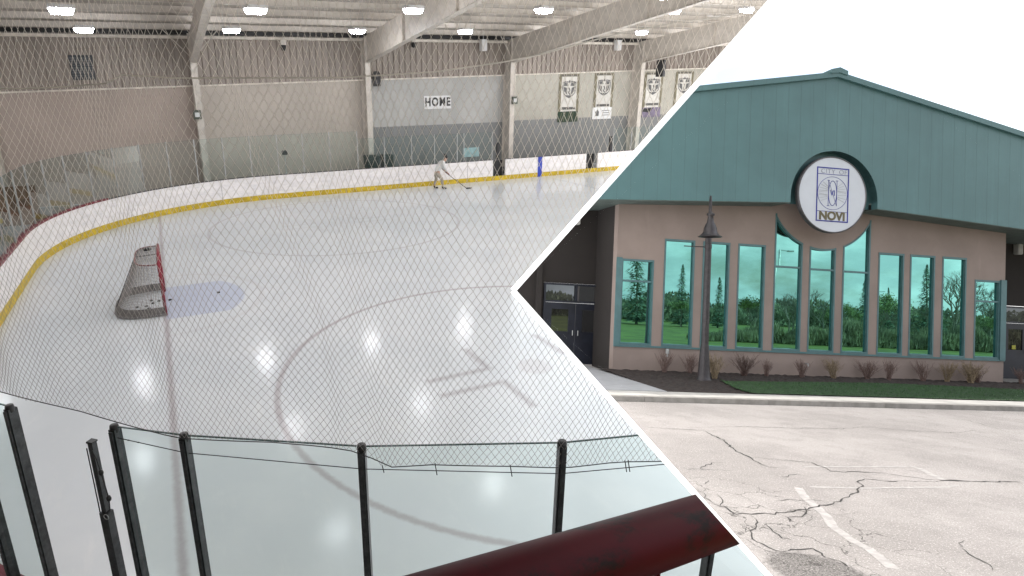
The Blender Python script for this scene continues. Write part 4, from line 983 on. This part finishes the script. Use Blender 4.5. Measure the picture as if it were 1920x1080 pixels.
# ---- street lamps
LMP = mat('lamp_bronze', (.045, .040, .043), .38, .35, var=.2, scale=10)
def street_lamp(lab):
    r = thing('street_lamp', lab, 'lamp', (0, 0, 0), 0, 'bell shaped street lamps')
    MB().box((-.26, -.26, -.06), (.26, .26, .05)).build('footing', WALK, r, False, .01)
    MB().lathe([(.21, .05), (.21, .09), (.185, .12), (.16, .20), (.145, .45), (.125, .75), (.11, .98), (.107, 1.02), (.10, 1.06)], (0, 0, 0), 16).build('base', LMP, r, True)
    MB().lathe([(.098, 1.05), (.084, 3.9), (.06, 4.45), (.045, 4.5), (.0, 4.52)], (0, 0, 0), 14).build('post', LMP, r, True)
    pts_ = [(0, 0, 4.3)]+[(0, -.26+.26*math.cos(a), 4.72+.40*math.sin(a)) for a in np.linspace(0, PI, 13)]+[(0, -.52, 4.62)]
    MB().tube(pts_, .022, 8).build('gooseneck', LMP, r, True)
    MB().lathe([(0, .66), (.035, .64), (.05, .60), (.10, .585), (.10, .54), (.065, .52), (.085, .36), (.13, .28), (.15, .22), (.165, .18), (.17, .10), (.205, .04), (.265, -.02), (.30, -.03), (.30, -.045), (.26, -.035), (.0, .1)], (0, -.52, 4.02), 24).build('shade', LMP, r, True)
    MB().tube([(0, 0, 3.75), (-.62, 0, 3.77)], .014, 8).build('banner_arm', LMP, r)
    MB().lathe([(.08, 3.70), (.095, 3.72), (.095, 3.80), (.08, 3.82)], (0, 0, 0), 12).build('arm_collar', LMP, r)
    return r
sl = street_lamp('brown street lamp with a bell shade on a gooseneck in front of the windows'); place(sl, (9.90, 15.5, .05), -.50, True)
dup(sl, (36.3, -2.9, 0.0), PI+1.45, 'brown bell street lamp across the lot, seen as a reflection in the windows', True)
t = thing('parking_lot_light', 'tall grey pole light seen as a reflection in the middle windows', 'lamp', (59.6, -43, 0), 0, None, True)
MB().lathe([(.14, 0), (.09, 10.6), (0, 10.6)], (0, 0, 0), 10).build('pole', POSTL, t, True); MB().box((0, -.08, 10.45), (1.2, .08, 10.58)).build('arm', POSTL, t); MB().box((1.2, -.22, 10.38), (2.1, .22, 10.62)).build('lamp_head', HOUS, t, False, .03)
# ---- shrubs
TWG = mat('twig', (.17, .115, .10), .9, var=.3, scale=20); TWG2 = mat('dry_twig', (.26, .20, .13), .9, var=.3, scale=20)
def shrub(n, h, spread, m_, seed):
    random.seed(seed); mb = MB()
    for i in range(n):
        a = random.uniform(0, 2*PI); t = random.uniform(.1, 1)*spread; hh = h*random.uniform(.6, 1.05); b = Vector((random.uniform(-.06, .06), random.uniform(-.05, .05), -.02))
        m1 = b+Vector((math.cos(a)*t*.35, math.sin(a)*t*.35, hh*.5)); e = m1+Vector((math.cos(a)*t*.65, math.sin(a)*t*.65, hh*.5))
        mb.tube([b, m1, e], [.0075, .0055, .003], 4, False)
        for k in range(3):
            p = b.lerp(e, random.uniform(.35, .8)); a2 = random.uniform(0, 2*PI); mb.tube([p, p+Vector((math.cos(a2)*.10, math.sin(a2)*.10, random.uniform(.08, .2)))], [.004, .002], 3, False)
    return mb
sh0 = None; protos = []
for k in range(4):
    o = shrub(30+6*k, .66, .30+.06*k, TWG, 50+k).build('bare_shrub', TWG); protos.append(o)
spots = [(9.39, 17.06, 1), (10.19, 16.89, 0.9), (10.45, 15.83, 1.25), (11.87, 16.57, 0.95), (12.74, 16.75, 0.95), (13.76, 16.62, 1), (14.91, 16.75, 1.05), (16.0, 16.86, 0.9), (16.75, 16.9, 1.05), (18.09, 17.05, 0.9), (19.0, 17.11, 1.05), (19.75, 16.57, 1.3), (21.63, 17.51, 1.05), (20.03, 17.32, 0.9)]
whr = ['left of the street lamp beside the wall vent', 'just left of the street lamp', 'right of the street lamp, thick and dry', 'under the fourth window', 'between the fourth and fifth windows', 'under the fifth window', 'under the sixth window beside the hose tap', 'under the seventh window',
       'under the eighth window', 'under the ninth window', 'between the ninth and tenth windows', 'tan and dry under the eleventh window', 'at the right hand corner of the facade', 'under the tenth window']
for i, (x_, y_, s_) in enumerate(spots):
    src = protos[i % 4]; big = s_ > 1.15
    o = src if i < 4 else src.copy()
    if i >= 4: COL.objects.link(o)
    if big: o = src.copy() if i >= 4 else o; o.data = src.data.copy(); o.data.materials.clear(); o.data.materials.append(TWG2); (COL.objects.link(o) if o.name not in COL.objects else None)
    place(o, (x_+random.uniform(-.12, .12), min(16.7, y_), zbed(x_, y_)), random.uniform(0, 6), True, s_*random.uniform(.8, 1.15)); tag(o, 'leafless twiggy shrub %s' % whr[i % len(whr)], 'shrub', 'bare shrubs in the mulch along the facade')
random.seed(11)
# ---- behind the viewer: lawn and trees that the windows mirror
tag(struct('far_lawn', MB().add([(3, -200, .006), (400, -200, .006), (400, 2.6, .006), (3, 2.6, .006)], [(0, 1, 2, 3)]), mat('far_lawn_green', (.115, .135, .022), .9, var=.3, scale=.6), True))
BARK = mat('bark', (.22, .19, .15), .9, var=.3, scale=9); SPR = mat('spruce_needles', (.15, .22, .14), .8, var=.5, scale=1.5); LEAF = mat('young_leaves', (.24, .29, .12), .8, var=.5, scale=1.2); PALE = mat('pale_twig', (.20, .18, .15), .9)
def spruce(h, r, n=2600):
    v, f = [], []; wh = int(h*3.2)
    for i in range(n):
        t = random.random()**1.35; z = h*(.04+.95*t); rr = r*(1-t)**.85*(.8+.25*math.sin(z*7+random.random()))
        a = random.uniform(0, 2*PI); q = rr*random.uniform(.25, 1)**.6*(.85+.2*math.sin(a*5+z*2)); L = .16+.30*(1-t); w = .05+.06*(1-t)
        c, s_ = math.cos(a), math.sin(a); k = len(v); droop = random.uniform(.05, .2)
        v += [(q*c-w*s_, q*s_+w*c, z), (q*c+w*s_, q*s_-w*c, z), ((q+L)*c, (q+L)*s_, z-droop)]; f.append((k, k+1, k+2))
    return MB().add(v, f)
def twigtree(mb, p, d, L, r, lvl, leaves=None):
    e = p+d*L; mid_ = p.lerp(e, .5)+Vector((random.uniform(-1, 1), random.uniform(-1, 1), 0))*L*.06
    mb.tube([p, mid_, e], [r, r*.8, r*.6], 5 if lvl > 2 else 3, False)
    if lvl == 0:
        if leaves is not None:
            for _ in range(7):
                c = e+Vector((random.gauss(0, .28), random.gauss(0, .28), random.gauss(0, .28))); k = len(leaves[0]); u = Vector((random.gauss(0, 1), random.gauss(0, 1), random.gauss(0, 1))).normalized()*.11; w = u.orthogonal().normalized()*.09
                leaves[0] += [c-u, c+w, c+u, c-w]; leaves[1].append((k, k+1, k+2, k+3))
        return
    for k in range(3 if lvl > 1 else 4):
        ax_ = Vector((random.gauss(0, 1), random.gauss(0, 1), random.gauss(0, .6))).normalized(); nd = (d+ax_*.62+Vector((0, 0, .12))).normalized()
        twigtree(mb, p.lerp(e, random.uniform(.55, 1)), nd, L*random.uniform(.6, .8), r*.6, lvl-1, leaves)
def bare(h, leafy=False):
    mb = MB(); lv = [[], []] if leafy else None; twigtree(mb, Vector((0, 0, 0)), Vector((0, 0, 1)), h*.34, h*.018, 5, lv)
    return mb, lv
TREES = [('b', 27.5, 2.5), ('s', 29.1, 8.3), ('b', 31.1, 1.3), ('l', 33.5, 0.6), ('s', 34.2, 5.5), ('s', 38.3, 3.6), ('b', 39.6, 3.1), ('l', 41.8, 4.0), ('b', 42.8, 3.3), ('s', 44.0, 2.5), ('b', 45.8, 5.1), ('b', 47.4, 4.3), ('b', 49.5, 5.8), ('b', 51.5, 4.5), ('l', 53.4, 3.8), ('s', 55.0, 5.0), ('l', 56.6, 4.8), ('s', 58.7, 4.0), ('b', 60.5, 4.1), ('s', 62.3, 6.8), ('b', 63.8, 4.2), ('s', 65.2, 3.7), ('b', 66.4, 9.1), ('b', 67.9, 8.0), ('l', 69.6, 2.2), ('b', 70.6, 6.3), ('b', 72.1, 6.4)]
kinds = {'s': ('spruce_tree', 'dark spruce'), 'b': ('bare_tree', 'leafless tree'), 'l': ('leafy_tree', 'spring leafed tree')}
sp_n = {}
cache = {}
for i, (k, x_, h) in enumerate(TREES):
    nm, word = kinds[k]; sp_n[k] = sp_n.get(k, 0)+1
    near = k != 's' and x_ > 38; kk = 45/58 if near else 1; x_, h = x_*kk, 2.15+(h-2.15)*kk; h = max(h, 3.0)
    y_ = (-11 if near else -24)+random.uniform(-1, 1)
    t = thing(nm, f'{word} number {sp_n[k]} counted from the doors, mirrored in the windows', 'tree', (x_, y_, 0), random.uniform(0, 6), 'trees across the lot mirrored in the windows', True)
    t['label'] = f'{word} reflected in the {"first second third fourth fifth sixth seventh eighth ninth tenth eleventh".split()[min(10, int(i*11/len(TREES)))]} window, {"standing alone" if i % 2 else "among its neighbours"}'
    key = (k, i % 3)
    if k == 's':
        if key not in cache: cache[key] = spruce(10, 2.1).build('crown', SPR, t).data
        else: o = bpy.data.objects.new('crown', cache[key]); COL.objects.link(o); o.parent = t
        MB().tube([(0, 0, 0), (0, 0, 8)], [.16, .03], 6).build('trunk', BARK, t); t.matrix_world = t.matrix_world @ Matrix.Scale(max(h, 4.5)*1.18/10, 4)
    else:
        mb, lv = bare(8, k == 'l')
        mb.build('trunk', PALE if k == 'b' and i % 2 else BARK, t)
        if lv: MB().add(lv[0], lv[1]).build('crown', LEAF, t)
        t.matrix_world = t.matrix_world @ Matrix.Scale(h/8, 4)
v, f = [], []
for i in range(26000):                                        # low brush in front of the trees
    X = random.uniform(22, 56); Y = random.uniform(-2.6, -1.0); hm = (.9+.35*math.sin(X*.8)+.35*math.sin(X*2.1+1))*min(1, max(.08, (X-23.5)/4)); z = .25+max(.05, hm)*random.random(); a = random.uniform(0, PI); w = random.uniform(.02, .06); k = len(v); dx = random.uniform(-.12, .12)
    v += [(X-w*math.cos(a), Y-w*math.sin(a), z-.25), (X+w*math.cos(a), Y+w*math.sin(a), z-.2), (X+dx, Y, z+random.uniform(.05, .25))]; f.append((k, k+1, k+2))
o = MB().add(v, f).build('undergrowth', mat('brush', (.26, .25, .15), .9, var=.5, scale=.9)); o.matrix_world = T.copy(); tag(o, 'low scrubby undergrowth along the far edge of the lot', 'undergrowth', kind='stuff')
mb = MB(); v, f = [], []
for i in range(36000):                                        # far wood: one mass behind the single trees
    X = random.uniform(15, 120); Y = random.uniform(-48, -38); hmax = 2.3+.8*math.sin(X*.33)+.7*math.sin(X*.9+1)
    z = hmax*random.random()**.8; a = random.uniform(0, PI); w = random.uniform(.12, .3); k = len(v)
    v += [(X-w*math.cos(a), Y-w*math.sin(a), z), (X+w*math.cos(a), Y+w*math.sin(a), z-.1), (X, Y, z+w*1.6)]; f.append((k, k+1, k+2))
o = MB().add(v, f).build('wood', mat('wood_mass', (.24, .25, .16), .9, var=.5, scale=.5)); o.matrix_world = T.copy(); tag(o, 'far belt of mixed woodland across the lot', 'woods', kind='stuff')
# ------------------------------------------------------------------ cut both places back to the partition
bpy.context.view_layer.update()
def clip(o, rink):
    if o.type != 'MESH' or o.name in KEEP: return
    M = o.matrix_world; me = o.data; n = len(me.vertices)
    if n == 0: bpy.data.objects.remove(o); return
    co = np.empty(n*3); me.vertices.foreach_get('co', co); co = co.reshape(-1, 3); Mn = np.array(M)
    w = co @ Mn[:3, :3].T+Mn[:3, 3]-np.array(CAM)
    d1, d2 = w @ np.array(N1), w @ np.array(N2)
    ins = (d1 > 0) & (d2 > 0)
    if rink and (d1.max() <= 0 or d2.max() <= 0): return
    if (not rink) and ins.all(): return
    if rink and ins.all(): bpy.data.objects.remove(o); return
    if (not rink) and (d1.max() <= 0 or d2.max() <= 0): bpy.data.objects.remove(o); return
    if me.users > 1: me = me.copy(); o.data = me
    Mi = M.inverted(); c = Mi @ CAM; R3 = M.to_3x3().transposed()
    l1, l2 = (R3 @ N1).normalized(), (R3 @ N2).normalized()
    bm = bmesh.new(); bm.from_mesh(me)
    for l in (l1, l2): bmesh.ops.bisect_plane(bm, geom=bm.verts[:]+bm.edges[:]+bm.faces[:], dist=1e-6, plane_co=c, plane_no=l)
    dele = []
    for fc in bm.faces:
        q = fc.calc_center_median()-c; i_ = q.dot(l1) > 0 and q.dot(l2) > 0
        if i_ == rink: dele.append(fc)
    bmesh.ops.delete(bm, geom=dele, context='FACES')
    if not bm.faces: bm.free(); bpy.data.objects.remove(o); return
    bm.to_mesh(me); bm.free()
names = [o.name for o in bpy.data.objects]
for nme in names:
    o = bpy.data.objects.get(nme)
    if o is None or o.name == 'camera': continue
    clip(o, nme in RINK)
for rnd in range(2):                                        # empties left without any part
    for o in list(bpy.data.objects):
        if o.type == 'EMPTY' and not [c for c in bpy.data.objects if c.parent is o]: bpy.data.objects.remove(o)
bpy.context.view_layer.update()
for o in list(bpy.data.objects):                            # a part whose owner was cut away keeps its place
    pass
# ------------------------------------------------------------------ sky and sun
w = bpy.data.worlds.new('World'); sc.world = w; w.use_nodes = True; nt = w.node_tree
bg = nt.nodes['Background']; sky = nt.nodes.new('ShaderNodeTexSky'); sky.sky_type = 'NISHITA'; sky.sun_disc = False
EL, AZ_ = math.radians(50), math.radians(66)                 # sun high, to the right and beyond the arena
sky.sun_elevation = EL; sky.sun_rotation = AZ_; sky.air_density = 1.2; sky.dust_density = 2.0
tc = nt.nodes.new('ShaderNodeTexCoord'); mp = nt.nodes.new('ShaderNodeMapping'); mp.vector_type = 'TEXTURE'; mp.inputs['Rotation'].default_value = T.to_euler()
nt.links.new(tc.outputs['Generated'], mp.inputs[0]); nt.links.new(mp.outputs[0], sky.inputs[0])
cl = noise(nt, 2.3, 9, .62, (1, 1, 2.2), mp.outputs[0]); mask = cl.ss(.56, .36)
cl2 = noise(nt, 5.5, 8, .6, (1, 1, 2.4), mp.outputs[0])
shade = mix(nt, cl2.ss(.62, .38), (10.8, 11.1, 11.5), (16.5, 16.6, 16.7))
sx, sy, sz = xyz(nt, mp.outputs[0]); sl_ = (math.sin(AZ_)*math.cos(EL), math.cos(AZ_)*math.cos(EL), math.sin(EL))
glow = ((sx*sl_[0]+sy*sl_[1]+sz*sl_[2]).ss(.1, .85)*-1+1)*.75+1
shv = nt.nodes.new('ShaderNodeVectorMath'); shv.operation = 'SCALE'; nt.links.new(shade, shv.inputs[0]); nt.links.new(glow.k, shv.inputs['Scale'])
skv = nt.nodes.new('ShaderNodeVectorMath'); skv.operation = 'SCALE'; nt.links.new(sky.outputs[0], skv.inputs[0]); nt.links.new((glow*.6+1.0).k, skv.inputs['Scale'])
ccol = mix(nt, mask*.97, skv.outputs[0], shv.outputs[0])
nt.links.new(ccol, bg.inputs[0]); bg.inputs[1].default_value = .10
sd = bpy.data.lights.new('sun', 'SUN'); so = bpy.data.objects.new('sun', sd); COL.objects.link(so); sd.energy = 3.4; sd.angle = math.radians(.53); sd.color = (1, .955, .89)
ldir = Vector((math.sin(AZ_)*math.cos(EL), math.cos(AZ_)*math.cos(EL), math.sin(EL)))      # forecourt frame, towards the sun
wd = (T.to_3x3() @ ldir).normalized(); so.rotation_euler = wd.to_track_quat('Z', 'Y').to_euler(); so.location = CAM+wd*30
